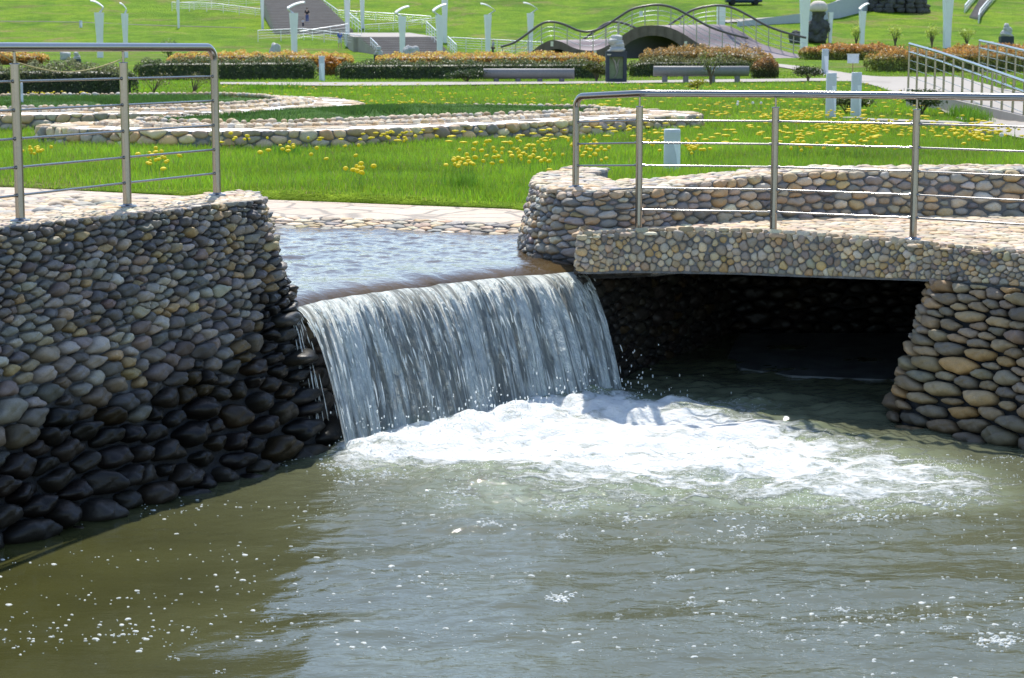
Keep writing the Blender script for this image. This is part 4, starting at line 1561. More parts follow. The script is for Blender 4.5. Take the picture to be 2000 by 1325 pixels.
def shrub_mass(name, label, cat, p0, p1, depth, h, n, size, low, high, seed, group=None, hk=.5, round_=.35, lump=.18):
    """a clipped or loose mass of leaves along the ground line p0-p1"""
    rr = np.random.default_rng(seed)
    p0, p1 = np.array(p0[:2]), np.array(p1[:2])
    Ln = np.linalg.norm(p1 - p0)
    t = (p1 - p0) / Ln
    nn = np.array([t[1], -t[0]])
    mid = (p0 + p1) / 2
    zb = float(ground(mid[0], mid[1]))
    th = thing(name, label, cat, (mid[0], mid[1], zb), group)
    th.matrix_world  # noqa
    # local coords u along, w across, z up ; superellipse cross-section
    u = rr.uniform(0, Ln, n)
    a = rr.uniform(-.12 * PI, 1.12 * PI, n)
    top = h * (1 + lump * (np.sin(u * 2.1 + seed) * .4 + np.sin(u * 5.3 + seed * 2) * .3 + np.sin(u * 11 + seed) * .25))
    endk = np.clip(np.minimum(u, Ln - u) / (.5 * depth), .0, 1) ** .5
    ex = round_
    ca, sa = np.cos(a), np.sin(a)
    sh = rr.uniform(.80, 1.03, n) + .06 * np.sin(u * 7 + a * 3)
    wv = np.sign(ca) * np.abs(ca) ** ex * depth / 2 * sh * (.4 + .6 * endk)
    zv = np.where(sa > 0, np.abs(sa) ** ex * top, 0) * sh * (.55 + .45 * endk)
    zv = np.where(sa <= 0, rr.uniform(0, .5, n) * h, zv)
    xy = p0[None] + t[None] * u[:, None] + nn[None] * wv[:, None] - mid
    z = zv + ground(xy[:, 0] + mid[0], xy[:, 1] + mid[1]) - zb
    nrm = np.stack([nn[0] * ca, nn[1] * ca, np.maximum(sa, 0)], -1)
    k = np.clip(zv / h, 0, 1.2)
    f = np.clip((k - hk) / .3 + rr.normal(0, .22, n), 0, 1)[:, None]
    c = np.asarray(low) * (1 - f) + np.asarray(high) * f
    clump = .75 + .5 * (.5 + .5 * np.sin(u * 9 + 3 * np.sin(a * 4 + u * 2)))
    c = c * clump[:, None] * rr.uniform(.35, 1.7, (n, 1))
    pale = rr.random(n) < .07
    c[pale] = np.asarray([.38, .38, .2]) * rr.uniform(.6, 1.2, (pale.sum(), 1))
    c = np.clip(c, .004, .8)
    g = Geo()
    leaf_cards(g, np.c_[xy, z], nrm, size, c, rr)
    # leafy inner mass
    m = max(int(Ln / (.25 * depth)), 6)
    uu, aa = np.meshgrid(np.linspace(.15 * depth, Ln - .15 * depth, m), np.linspace(0, PI, 9), indexing='ij')
    ca, sa = np.cos(aa), np.sin(aa)
    ek = np.clip(np.minimum(uu, Ln - uu) / (.5 * depth), .1, 1) ** .5
    wq = np.sign(ca) * np.abs(ca) ** ex * depth / 2 * .78 * (.4 + .6 * ek)
    zq = np.abs(sa) ** ex * h * .78 * (.55 + .45 * ek)
    q = p0 + t * uu[..., None] + nn * wq[..., None] - mid
    zz = zq + ground(q[..., 0] + mid[0], q[..., 1] + mid[1]) - zb
    i, j = np.meshgrid(np.arange(m - 1), np.arange(8), indexing='ij')
    i, j = i.ravel(), j.ravel()
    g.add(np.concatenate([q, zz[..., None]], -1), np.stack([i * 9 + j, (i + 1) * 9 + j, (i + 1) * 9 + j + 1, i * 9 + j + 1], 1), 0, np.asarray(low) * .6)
    o = g.build('foliage', M_LEAF, th)
    # stems at the foot
    g = Geo()
    for k in range(max(4, int(Ln * 1.5))):
        q = p0 + t * rr.uniform(.1, Ln - .1) + nn * rr.uniform(-.25, .25) * depth - mid
        z0_ = float(ground(q[0] + mid[0], q[1] + mid[1])) - zb
        g.tube([(q[0], q[1], z0_ - .05), (q[0] + rr.normal(0, .05), q[1], z0_ + h * .35), (q[0] + rr.normal(0, .1), q[1] + rr.normal(0, .05), z0_ + h * .7)], (.022, .015, .006), 5)
    g.build('stem', M_TWIG, th)
    return th


GD, GDK = (.08, .12, .03), (.025, .045, .015)
ORG = (1.0, .46, .10)
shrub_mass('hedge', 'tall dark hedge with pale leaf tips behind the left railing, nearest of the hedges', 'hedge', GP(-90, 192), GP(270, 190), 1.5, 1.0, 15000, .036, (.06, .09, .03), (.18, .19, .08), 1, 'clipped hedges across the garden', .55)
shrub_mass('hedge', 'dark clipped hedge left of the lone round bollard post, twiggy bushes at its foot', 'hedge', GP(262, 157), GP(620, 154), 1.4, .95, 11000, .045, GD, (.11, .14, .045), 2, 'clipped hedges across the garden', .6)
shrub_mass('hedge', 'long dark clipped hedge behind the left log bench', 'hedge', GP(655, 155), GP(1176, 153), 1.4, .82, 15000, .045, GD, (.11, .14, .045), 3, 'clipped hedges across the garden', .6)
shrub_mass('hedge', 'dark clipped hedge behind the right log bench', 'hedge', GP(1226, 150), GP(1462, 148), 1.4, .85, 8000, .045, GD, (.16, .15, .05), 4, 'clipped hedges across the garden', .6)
shrub_mass('shrub_bed', 'orange leaved shrubs behind the top of the tall left hedge', 'shrubs', GP(-60, 126), GP(92, 126), 3, .75, 4500, .06, (.18, .10, .02), ORG, 5, 'orange shrub beds behind the hedges', .3)
shrub_mass('shrub_bed', 'orange leaved shrubs behind the hedge left of the lone bollard post', 'shrubs', GP(330, 130), GP(690, 130), 3, .80, 11000, .055, (.2, .11, .02), ORG, 6, 'orange shrub beds behind the hedges', .25)
shrub_mass('shrub_bed', 'orange leaved shrubs in the gap beside the lone bollard post', 'shrubs', GP(622, 147), GP(668, 147), 1.5, .9, 2600, .05, (.25, .14, .02), (.5, .2, .02), 12, 'orange shrub beds behind the hedges', .2)
shrub_mass('shrub_bed', 'long band of orange leaved shrubs behind the hedge at the left log bench', 'shrubs', GP(735, 132), GP(1180, 130), 3, .78, 13000, .055, (.22, .12, .02), ORG, 7, 'orange shrub beds behind the hedges', .25)
shrub_mass('shrub_bed', 'reddish shrubs behind the right log bench at the arch foot', 'shrubs', GP(1262, 132), GP(1500, 137), 3, 1.15, 10000, .06, (.2, .2, .05), (.42, .25, .08), 8, 'orange shrub beds behind the hedges', .35)
shrub_mass('shrub_bed', 'low orange green shrubs at the right end of the wave bridge', 'shrubs', GP(1562, 117), GP(1765, 117), 4, 1.0, 9000, .08, (.22, .25, .05), (.6, .28, .08), 9, 'mixed orange green shrubs on the right', .4)
shrub_mass('shrub_bed', 'broad orange green shrubs behind the white notice board', 'shrubs', GP(1690, 140), GP(2080, 140), 3, 1.15, 15000, .06, (.22, .26, .05), (.55, .28, .07), 10, 'mixed orange green shrubs on the right', .5)
shrub_mass('shrub_bed', 'orange shrubs behind the ramp railings, at the far right', 'shrubs', GP(1850, 119), GP(2080, 119), 4, 1.0, 9000, .08, (.22, .24, .05), (.55, .26, .07), 13, 'mixed orange green shrubs on the right', .4)
shrub_mass('round_bush', 'clipped round dark red green bush at the right end of the right log bench', 'bush', GP(1467, 153), GP(1520, 153), 1.2, 1.0, 4200, .045, (.09, .11, .03), (.35, .18, .06), 11, None, .35, .8)


def bush(name, label, base, h, wdt, n, size, col, seed, group=None, trunk=.3):
    rr = np.random.default_rng(seed)
    th = thing(name, label, 'bush' if h < 1.2 else 'tree', base, group)
    g = Geo()
    tips = []
    for k in range(9):
        a = rr.uniform(0, 2 * PI)
        tip = np.array([math.cos(a) * wdt * rr.uniform(.2, .5), math.sin(a) * wdt * rr.uniform(.2, .5), h * rr.uniform(.55, .95)])
        tips.append(tip)
        g.tube([(0, 0, -.03), tip * np.array([.15, .15, trunk]), tip * np.array([.6, .6, .75]), tip], (.035 * h, .025 * h, .014 * h, .005 * h), 5)
    g.build('trunk', M_TWIG, th)
    g = Geo()
    tips = np.array(tips)
    k = rr.integers(0, len(tips), n)
    c = tips[k] + rr.normal(0, 1, (n, 3)) * np.array([wdt * .14, wdt * .14, h * .10])
    c[:, 2] = np.maximum(c[:, 2], h * trunk * .6)
    cl = np.clip(np.asarray(col) * rr.uniform(.5, 1.5, (n, 1)), 0, 1)
    leaf_cards(g, c, np.array([0, 0, 1.0]), size, cl, rr)
    g.build('crown', M_LEAF, th)
    return th


bush('pine_bush', 'low dark pine bush left of the left log bench', GP(912, 162), .55, 1.3, 2600, .05, (.045, .075, .02), 21)
bush('pine_bush', 'olive pine bush beside the dark framed pedestal', GP(1165, 161), .75, .75, 2200, .05, (.085, .10, .02), 22)
bush('young_tree', 'thin young tree standing in front of the right log bench', GP(1388, 166), 1.3, .9, 420, .045, (.14, .18, .04), 23, None, .35)
bush('dwarf_tree', 'small dark bonsai shaped tree beside the path, behind the handrail', GP(1578, 161), .68, 1.05, 2200, .045, (.05, .07, .02), 24, None, .5)
bush('yellow_bush', 'tiny yellow flowering sapling before the right log bench', GP(1362, 181), .38, .5, 400, .05, (.35, .34, .03), 25, None, .7)
bush('shrub', 'low dark green shrub on the lawn beside the ramp path', GP(1800, 226), .5, .7, 1800, .04, (.06, .09, .02), 26)
bush('shrub', 'low green brown shrub between the paired bollards', GP(1652, 223), .42, 1.0, 1500, .04, (.1, .13, .03), 27)
bush('bare_bush', 'leggy bare twig bush before the clipped hedge, nearer the tall hedge', GP(300, 184), .62, .9, 350, .03, (.16, .15, .05), 28, None, .3)
bush('bare_bush', 'leggy bare twig bush before the clipped hedge, under the bend of the left handrail', GP(378, 183), .62, 1.0, 350, .03, (.16, .15, .05), 29, None, .3)
bush('bush', 'leafy green shoot poking over the hedge behind the left handrail', GP(332, 124), 1.25, .9, 900, .06, (.13, .22, .03), 30)
for k, (px, py, h) in enumerate([(1672, 92, 2.0), (1748, 92, 2.0), (1820, 92, 2.0), (1888, 92, 1.6)]):
    bush('sapling', ['pale green sapling beside the lamp pylon behind the notice board', 'pale green sapling on the right slope between two lamp pylons', 'pale green sapling just left of the tall right pylon', 'round pale sapling right of the tall right pylon'][k],
         GP(px, py), h, 1.2, 500, .1, (.42, .5, .09), 31 + k, 'saplings on the right slope')

# ================================================================== GARDEN FURNITURE
def bollard(px, py_top, py_base, wpx, label, group, rz=0.0):
    b = GP(px, py_base)
    s = FPX / b[1]
    h = (py_base - py_top) / s
    rad = wpx / s / 2
    th = thing('bollard_light', label, 'bollard', b, group, rz)
    n = 28
    g = Geo()
    g.lathe([(rad, -.02), (rad, h - .012), (rad * .93, h), (.001, h)], (0, 0, 0), n)
    for k in range(5):
        z = h * (.76 + .035 * k)
        g.lathe([(rad, z), (rad * 1.012, z + .003), (rad * 1.012, z + .010), (rad, z + .013)], (0, 0, 0), n)
    g.build('body', M_BOLLARD, th)
    # pale lens wrapped over the right half, narrowing downward
    g = Geo()
    m = 9
    vs = []
    for z, a0, a1 in ((h * .02, -.25, .55), (h * .4, -.55, .55), (h * .72, -.95, .55)):
        for a in np.linspace(a0, a1, m):
            vs.append((rad * 1.02 * math.cos(a), rad * 1.02 * math.sin(a), z))
    i, j = np.meshgrid(np.arange(2), np.arange(m - 1), indexing='ij')
    i, j = i.ravel(), j.ravel()
    g.add(vs, np.stack([i * m + j, i * m + j + 1, (i + 1) * m + j + 1, (i + 1) * m + j], 1))
    g.build('lens', M_BOLLARD_LENS, th)
    return th


bg = 'round grey bollard lights on the lawn'
bollard(1312, 253, 334, 32, 'short grey bollard light just behind the parapet wall', bg, -.6)
bollard(1622, 144, 234, 20, 'left one of the two paired bollard lights on the dandelion lawn', bg, -.6)
bollard(1671, 143, 232, 20, 'right one of the two paired bollard lights, in front of the notice board', bg, -.6)
bollard(1611, 97, 146, 13, 'pale bollard light at the path bend, behind the paired bollards', bg, -1.2)
bollard(629, 111, 160, 11, 'lone grey bollard light in the gap between two clipped hedges', bg, -1.2)
bollard(41, 163, 240, 12, 'narrow bollard light beside the raised bed, behind the first left railing post', bg, -.6)
bollard(1804, 93, 140, 13, 'pale bollard light behind the first ramp railing', bg, -1.2)
bollard(1394, 84, 112, 9, 'small pale bollard light at the near handrail of the wave bridge', bg, -1.2)


def notice(px, py_top, py_base, label):
    b = GP(px, py_base)
    s = FPX / b[1]
    h = (py_base - py_top) / s
    th = thing('notice_board', label, 'sign', b)
    Geo().tube([(0, .02, -.05), (0, .02, h)], .018, 8).build('post', plain('rusty post', (.3, .17, .1), .8), th)
    g = Geo().box((0, -.01, h - 9 / s), (22 / s, .02, 17 / s))
    g.build('panel', plain('white notice panel', (.72, .74, .82), .5), th)
    g = Geo().box((0, -.012, h), (25 / s, .035, .025))
    g.build('frame', M_STEEL_FAR, th)
    return th


notice(1665, 107, 160, 'small white notice board on a thin post behind the paired bollards')


def log_bench(x0, x1, py_top, py_base, label, legs):
    c = GP((x0 + x1) / 2, py_base)
    s = FPX / c[1]
    L_ = (x1 - x0) / s
    th = thing('log_bench', label, 'bench', c, 'cylindrical grey granite benches', -.03)
    H_ = (py_base - py_top) / s
    rad = .24
    ang = np.arange(24) * 2 * PI / 24
    g = Geo()
    xs_ = [-L_ / 2, -L_ / 2 + .015, L_ / 2 - .015, L_ / 2]
    rs_ = [rad * .95, rad, rad, rad * .95]
    v = np.concatenate([np.c_[np.full(24, x), np.cos(ang) * q * 1.05, np.minimum(np.sin(ang) * q, rad * .78) + H_ - rad * .78] for x, q in zip(xs_, rs_)])
    i, k = np.meshgrid(np.arange(3), np.arange(24), indexing='ij')
    i, k = i.ravel(), k.ravel()
    k2 = (k + 1) % 24
    g.add(v, np.stack([i * 24 + k, i * 24 + k2, (i + 1) * 24 + k2, (i + 1) * 24 + k], 1))
    g.add(v[:24], [np.arange(24)[None, :]], flat=True)
    g.add(v[-24:], [np.arange(24)[::-1][None, :]], flat=True)
    g.build('seat', M_BENCH, th)
    for k in legs:
        Geo().tube([(k * L_, 0, -.05), (k * L_, 0, H_ - rad * 1.1)], .12, 14).build('leg', M_BENCH, th)
    return th


log_bench(945, 1121, 135, 162, 'grey granite log bench before the long hedge, left of the sculpture pedestal', (-.36, -.12, .12, .36))
log_bench(1277, 1461, 130, 163, 'grey granite log bench right of the sculpture pedestal, a thin tree before it', (-.38, -.16, .12, .38))


def layered_rock(g, h, wdt, seed, layers=5, mat=0):
    rr = np.random.default_rng(seed)
    z = 0
    for k in range(layers):
        t = k / (layers - 1)
        hh = h / layers * rr.uniform(.9, 1.4)
        ww = wdt * (1 - .45 * t) * rr.uniform(.92, 1.08)
        g.blob((rr.normal(0, .04) * wdt, rr.normal(0, .04) * wdt, z + hh * .45), (ww / 2, ww / 2 * .8, hh * .72), seed * 10 + k, .22, 2.2, (22, 12), mat, rot=rr.uniform(0, 3), sharp=.8)
        z += hh * .82
    return z


def pedestal_rock(px, py_rock, py_ped, py_base, wpx, label, cat='sculpture', framed=False):
    b = GP(px, py_base)
    s = FPX / b[1]
    hp, hr, wd = (py_base - py_ped) / s, (py_ped - py_rock) / s, wpx / s
    th = thing('sculpture_pedestal', label, cat, b)
    if framed:
        fw = wd * .16
        g = Geo()
        for sx in (-1, 1):
            g.box((sx * (wd / 2 - fw / 2), 0, hp / 2), (fw, wd * .8, hp))
        g.box((0, 0, hp * .93), (wd - 2 * fw - .004, wd * .8, hp * .14))
        g.box((0, 0, hp * .07), (wd - 2 * fw - .004, wd * .8, hp * .14))
        g.box((0, 0, hp + .02), (wd * 1.06, wd * .86, .04))
        g.build('frame', M_DARKFRAME, th)
        g = Geo().box((0, wd * .1, hp * .5), (wd - 2 * fw - .004, .02, hp * .72))
        g.build('pane', plain('green grey backing', (.26, .34, .17), .35, 0, .3, 6), th)
        g = Geo()
        # pale dried branch inside the window
        g.tube([(-.16, 0, hp * .82), (-.05, 0, hp * .7), (.0, 0, hp * .5), (.05, 0, hp * .34), (-.03, 0, hp * .2), (-.12, 0, hp * .17)], (.03, .045, .03, .025, .02, .008), 8)
        g.tube([(.14, 0, hp * .8), (.08, 0, hp * .66), (.02, 0, hp * .5)], (.02, .03, .02), 8)
        g.tube([(.10, 0, hp * .62), (.08, 0, hp * .45), (.05, 0, hp * .34)], (.012, .018, .02), 8)
        g.build('branch', plain('pale dried branch', (.5, .47, .38), .8), th)
        g = Geo().box((-wd * .36, -wd * .4 - .004, hp * .93), (.16, .006, .05))
        g.build('plaque', plain('pale metal plaque', (.55, .52, .42), .4), th)
    else:
        Geo().box((0, 0, hp / 2), (wd * .95, wd * .8, hp)).build('plinth', M_DARKFRAME, th)
    g = Geo()
    layered_rock(g, hr, wd * .95, int(px) % 97, 4)
    rk = g.build('rock', M_STONE_GREY, th)
    rk.location = (0, 0, hp + (.04 if framed else 0))
    return th


pedestal_rock(1203, 75, 104, 162, 40, 'pale layered rock on a tall dark framed pedestal between the two log benches', 'sculpture', True)
pedestal_rock(739, 92, 108, 121, 18, 'small pale rock on a black plinth before the lower stair flight')
pedestal_rock(1965, 47, 72, 89, 26, 'pale pointed rock on a black plinth on the far right slope')
pedestal_rock(150, 103, 116, 128, 16, 'small pale rock on a plinth seen under the left handrail')


def free_rock(px, py_top, py_base, wpx, label, m, seed, amp=.2):
    b = GP(px, py_base)
    s = FPX / b[1]
    h, wd = (py_base - py_top) / s, wpx / s
    g = Geo().blob((0, 0, h * .42), (wd / 2, wd / 2 * .8, h * .58), seed, amp, 2.0, (26, 16), sharp=.8)
    g.blob((wd * .12, -wd * .1, h * .62), (wd * .28, wd * .25, h * .36), seed + 1, amp, 2.4, (20, 12), sharp=.85)
    o = g.build('boulder', m)
    o.location = b
    return tag(o, label, 'rock')


free_rock(538, 88, 118, 20, 'pale upright boulder on the lawn left of the white lamp pylon', M_STONE_GREY, 3)
free_rock(776, 102, 118, 22, 'dark low boulder beside the lower stair flight', M_ROCK_DARK, 4)
free_rock(803, 92, 118, 30, 'grey and white boulder in front of the lower stair flight', M_STONE_GREY, 5, .3)
free_rock(128, 102, 118, 20, 'grey boulder behind the orange shrubs under the left handrail', M_STONE_GREY, 6)
free_rock(1935, 82, 92, 14, 'small pale boulder left of the far right plinth', M_STONE_GREY, 7)

# mushroom shaped rock
b = GP(1597, 84)
s = FPX / b[1]
th = thing('rock_mushroom', 'dark rock column with a pale mushroom cap beside the tall white pylon', 'sculpture', b)
g = Geo()
H_ = 80 / s
g.blob((0, 0, H_ * .16), (18 / s, 15 / s, H_ * .2), 61, .3, 2.5, (26, 16), 0, sharp=.8)
g.blob((.1, 0, H_ * .36), (17 / s, 15 / s, H_ * .18), 62, .35, 2.5, (26, 16), 0, sharp=.8)
g.blob((-8 / s, .2, H_ * .26), (14 / s, 12 / s, H_ * .2), 65, .35, 2.5, (26, 16), 0, sharp=.8)
g.blob((0, 0, H_ * .56), (10 / s, 9 / s, H_ * .16), 63, .3, 2.5, (22, 14), 0, sharp=.85)
g.blob((1 / s, 0, H_ * .72), (13 / s, 12 / s, H_ * .13), 66, .2, 2.5, (22, 14), 0)
g.build('rock_stem', M_ROCK_DARK, th)
g = Geo().lathe([(12 / s, H_ * .74), (17 / s, H_ * .76), (18.5 / s, H_ * .82), (16 / s, H_ * .92), (10 / s, H_ * .985), (4 / s, H_ * 1.0), (.01, H_ * 1.0)], (0, 0, 0), 28)
g.build('cap', plain('pale pink stone cap', (.62, .54, .47), .8, 0, .2, 2, .5, 8, .05), th)
free_rock(1560, 62, 84, 34, 'dark boulder at the foot of the mushroom shaped rock', M_ROCK_DARK, 68, .3)

# dark masonry mound on the right hill
b = GP(1755, 24)
s = FPX / b[1]
th = thing('rock_mound', 'dark mound of stacked rocks cut by the top edge, above the right slope', 'rock mound', b)
g = Geo()
rr = np.random.default_rng(71)
for row in range(6):
    z = row * 8 / s
    half = (56 - row * 4) / s
    for k in range(9):
        a = PI + k / 8 * PI
        g.blob((half * math.cos(a) + rr.normal(0, .1), half * .6 * math.sin(a) + rr.normal(0, .1) + half * .3, z + 3 / s), (9 / s * rr.uniform(.8, 1.3), 8 / s, 5.5 / s * rr.uniform(.8, 1.2)), 700 + row * 20 + k, .2, 2.2, (14, 9), sharp=.7)
g.blob((0, 18 / s, 20 / s), (50 / s, 28 / s, 36 / s), 799, .1, 2, (24, 14))
g.build('rocks', M_ROCK_DARK, th)


# ---- lamp pylons
def pylon(px, py_top, py_base, wtop, label, blade=None, sharp=.62, group='white tapering lamp pylons'):
    b = GP(px, py_base)
    s = FPX / b[1]
    h, wd = (py_base - py_top) / s + .15, wtop / s
    th = thing('lamp_pylon', label, 'lamp post', (b[0], b[1], b[2] - .15), group, .25)
    g = Geo()
    lo = wd * sharp / 2
    hi = wd / 2
    prof = lambda r_, z: [(-r_, -r_ * .8, z), (r_, -r_ * .8, z), (r_, r_ * .8, z), (-r_, r_ * .8, z)]
    v = np.array(prof(lo, 0) + prof(lo * 1.12, h * .5) + prof(hi, h))
    f = [np.array([[k + 4 * q, (k + 1) % 4 + 4 * q, (k + 1) % 4 + 4 * q + 4, k + 4 * q + 4] for q in (0, 1) for k in range(4)]), np.array([[8, 9, 10, 11]])]
    g.add(v, f, flat=True)
    g.build('pillar', M_LAMP, th)
    if blade:
        dx0, dy0, dx1, dy1 = blade   # px offsets from the pillar top: inner and outer end of the reflector
        arm = Geo().tube([(0, 0, h - .05), (dx0 * .55 / s, 0, h + dy0 * .45 / s), (dx0 / s, 0, h + dy0 / s)], .06 + .01 * wd, 8)
        arm.build('arm', M_STEEL_FAR, th)
        g = Geo()
        n = 9
        vs = []
        for k in range(n):
            t = k / (n - 1)
            x = (dx0 + (dx1 - dx0) * t) / s
            z = h + (dy0 + (dy1 - dy0) * (1 - (1 - t) ** 1.8)) / s
            hw = wd * .55 * (1 - .3 * t)
            for yy, dz in ((-hw, .0), (hw, .0), (hw, .07), (-hw, .07)):
                vs.append((x, yy, z + dz + .2 * yy))
        fs = [[k * 4 + q, k * 4 + (q + 1) % 4, k * 4 + 4 + (q + 1) % 4, k * 4 + 4 + q] for k in range(n - 1) for q in range(4)]
        g.add(vs, [np.array(fs), np.array([[0, 1, 2, 3], [n * 4 - 1, n * 4 - 2, n * 4 - 3, n * 4 - 4]])])
        g.build('reflector', M_REFLECT, th)
    return th


pylon(196, 27, 113, 18, 'white lamp pylon with a broad bright reflector, leftmost of all the pylons', (9, 9, -16, 22))
pylon(246, 29, 113, 13, 'slimmer white lamp pylon with a tan reflector, second from the left', (4, 7, -9, 19), )
pylon(575, 28, 113, 16, 'white lamp pylon with curved reflector in front of the upper stairs', (-12, 8, 22, 20))
pylon(786, 34, 109, 14, 'white lamp pylon standing before the lower stair flight', (-13, 6, 14, 18))
pylon(859, 32, 110, 15, 'white lamp pylon at the right edge of the lower stairs, a taller one behind', (-13, 7, 14, 20))
pylon(869, 2, 84, 11, 'tall white pylon cut by the top edge, behind the right edge of the stairs')
pylon(953, 31, 108, 13, 'white lamp pylon beside the walker on the right path', (14, 8, -14, 20))
pylon(1036, 28, 104, 12, 'white lamp pylon at the left end of the wave bridge', (13, 8, -14, 19))
pylon(679, 2, 91, 11, 'white pylon cut by the top edge at the ramp corner, beside the woman in blue')
pylon(708, -8, 56, 9, 'slim white pylon on the landing right of the upper stairs')
pylon(513, -8, 57, 7, 'slim white pylon at the left edge of the upper stairs')
pylon(349, -8, 55, 6, 'very slim grey pylon on the left hillside')
pylon(1408, 12, 50, 14, 'white pylon seen between the two handrails of the wave bridge', None, .9)
pylon(1570, -14, 100, 19, 'thick white pylon cut by the top edge at the right end of the wave bridge')
pylon(1621, 26, 84, 9, 'short white pylon right of the mushroom shaped rock')
pylon(1683, 24, 93, 12, 'white lamp pylon with an edge-on reflector on the right slope', (-6, 3, 12, 14))
pylon(1849, -14, 94, 19, 'thick white pylon cut by the top edge on the right slope')
bollard(158, 41, 54, 6, 'tiny pale post on the left hillside beside the first pylon', None, -1)


# ================================================================== WAVE BRIDGE
YB = 140.0
SB = FPX / YB
BO = np.array([(1250 - 1000) / SB, YB, 1.6])


def prof_px(pts, n=10):
    q = smooth(pts, n)
    return np.c_[(q[:, 0] - 1000) / SB, np.array([D(x, y, YB)[2] for x, y in q])]


near_deck = prof_px([(985, 122), (1010, 115), (1035, 103), (1055, 88), (1075, 79), (1095, 82), (1120, 94), (1145, 99), (1168, 97), (1190, 86), (1215, 68), (1240, 54), (1268, 50), (1300, 53), (1330, 66), (1362, 86), (1395, 98), (1430, 108), (1475, 118)])
near_rail = prof_px([(978, 92), (1005, 83), (1030, 66), (1055, 48), (1075, 43), (1100, 48), (1128, 60), (1150, 62), (1175, 54), (1200, 38), (1228, 20), (1258, 12), (1285, 10), (1312, 16), (1342, 31), (1380, 52), (1420, 66), (1456, 75)])
OFF = np.array([4.75, 4.2])      # far side of the deck, metres right and back
wb = thing('wave_bridge', 'brown footbridge with two humps and wavy handrails beyond the hedges', 'bridge', BO)
winv = Matrix.Translation(-Vector(BO))


def wp(g, name, m, parent=None):
    o = g.build(name, m)
    o.parent = parent or wb
    o.matrix_parent_inverse = winv
    return o


n = len(near_deck)
A = np.c_[near_deck[:, 0], np.full(n, YB), near_deck[:, 1]]
B = A + np.array([OFF[0], OFF[1], .12])
g = Geo()
i = np.arange(n - 1)
g.add(np.concatenate([A, B]), np.stack([i, i + 1, i + 1 + n, i + n], 1))
wp(g, 'deck', M_DECKWOOD)
# fascia band with the two arch openings below
under = near_deck[:, 1] - .62
gz_ = 1.55
xs_ = near_deck[:, 0]


def soffit(x):
    out = np.full_like(x, gz_ - .6)
    for c, hw, zt in (((1272 - 1000) / SB, 76 / SB, D(1272, 70, YB)[2]), ((1086 - 1000) / SB, 34 / SB, D(1086, 96, YB)[2])):
        k = (x - c) / hw
        inside_ = np.abs(k) < 1
        out = np.where(inside_, np.maximum(out, gz_ - .6 + (zt - gz_ + .6) * np.sqrt(np.clip(1 - k ** 2, 0, 1))), out)
    return out


xf = np.linspace(xs_[0], xs_[-1], 260)
zt_ = np.interp(xf, xs_, near_deck[:, 1]) - .01
zb_ = np.minimum(soffit(xf), zt_ - .35)
for name, dx, dy in (('fascia', 0, 0), ('fascia', OFF[0], OFF[1])):
    g = Geo()
    n = len(xf)
    v = np.concatenate([np.c_[xf + dx, np.full(n, YB + dy - .05), zt_], np.c_[xf + dx, np.full(n, YB + dy - .05), zb_], np.c_[xf + dx, np.full(n, YB + dy + .1), zt_], np.c_[xf + dx, np.full(n, YB + dy + .1), zb_]])
    i = np.arange(n - 1)
    g.add(v, [np.stack([i + n, i + 1 + n, i + 1, i], 1), np.stack([i + 2 * n, i + 1 + 2 * n, i + 1 + 3 * n, i + 3 * n], 1), np.stack([i + n, i + 3 * n, i + 1 + 3 * n, i + 1 + n], 1)], flat=True)
    for x in np.arange(xf[0] + .3, xf[-1], .62):     # vertical battens
        z1, z0 = np.interp(x, xf, zt_), np.interp(x, xf, zb_)
        g.box((x + dx, YB + dy - .08, (z0 + z1) / 2 + .0), (.05, .05, max(z1 - z0 - .04, .1)))
    wp(g, name, M_FASCIA)
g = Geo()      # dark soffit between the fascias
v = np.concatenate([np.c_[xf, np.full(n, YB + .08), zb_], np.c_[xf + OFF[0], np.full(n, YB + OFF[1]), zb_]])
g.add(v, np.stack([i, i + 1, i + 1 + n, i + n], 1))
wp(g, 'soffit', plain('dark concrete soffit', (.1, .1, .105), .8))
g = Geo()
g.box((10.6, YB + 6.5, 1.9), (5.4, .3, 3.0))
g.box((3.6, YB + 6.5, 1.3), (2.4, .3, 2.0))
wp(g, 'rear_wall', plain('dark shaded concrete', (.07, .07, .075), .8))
for dx, dy, nm, x_end in ((0, 0, 'near', None), (OFF[0], OFF[1], 'far', None)):
    rp_ = np.c_[near_rail[:, 0] + dx, np.full(len(near_rail), YB + dy + .05), near_rail[:, 1] + (.05 if dx else 0)]
    g = Geo().tube(rp_, .085, 8)
    wp(g, 'handrail', M_RAILWOOD)
    for fr in (.25, .5, .72):
        q = rp_.copy()
        zd = np.interp(near_rail[:, 0], xs_, near_deck[:, 1])
        q[:, 2] = zd + (rp_[:, 2] - zd) * fr
        wp(Geo().tube(q, .022, 6), 'rail', M_STEEL_FAR)
    for x in np.arange(near_rail[2, 0], near_rail[-1, 0], .92):
        z1 = np.interp(x, near_rail[:, 0], near_rail[:, 1])
        z0 = np.interp(x, xs_, near_deck[:, 1])
        wp(Geo().box((x + dx, YB + dy + .05, (z0 + z1) / 2), (.07, .05, z1 - z0)), 'baluster', plain('tan painted steel', (.42, .38, .3), .5) if 'M_BAL' not in globals() else M_BAL)
        M_BAL = bpy.data.materials['tan painted steel']
for px, py in ((1078, 86), (1339, 86), (1162, 104)):
    q = D(px, py, YB)
    wp(Geo().box((q[0], YB - .09, q[2]), (.2, .05, .36)), 'wall_lamp', plain('pale lamp glass', (.75, .7, .55), .4))
for px, py in ((1252, 27),):
    q = D(px, py, YB)
    wp(Geo().box((q[0], YB, q[2]), (.24, .04, .36)), 'notice', plain('white small notice', (.7, .72, .75), .5))


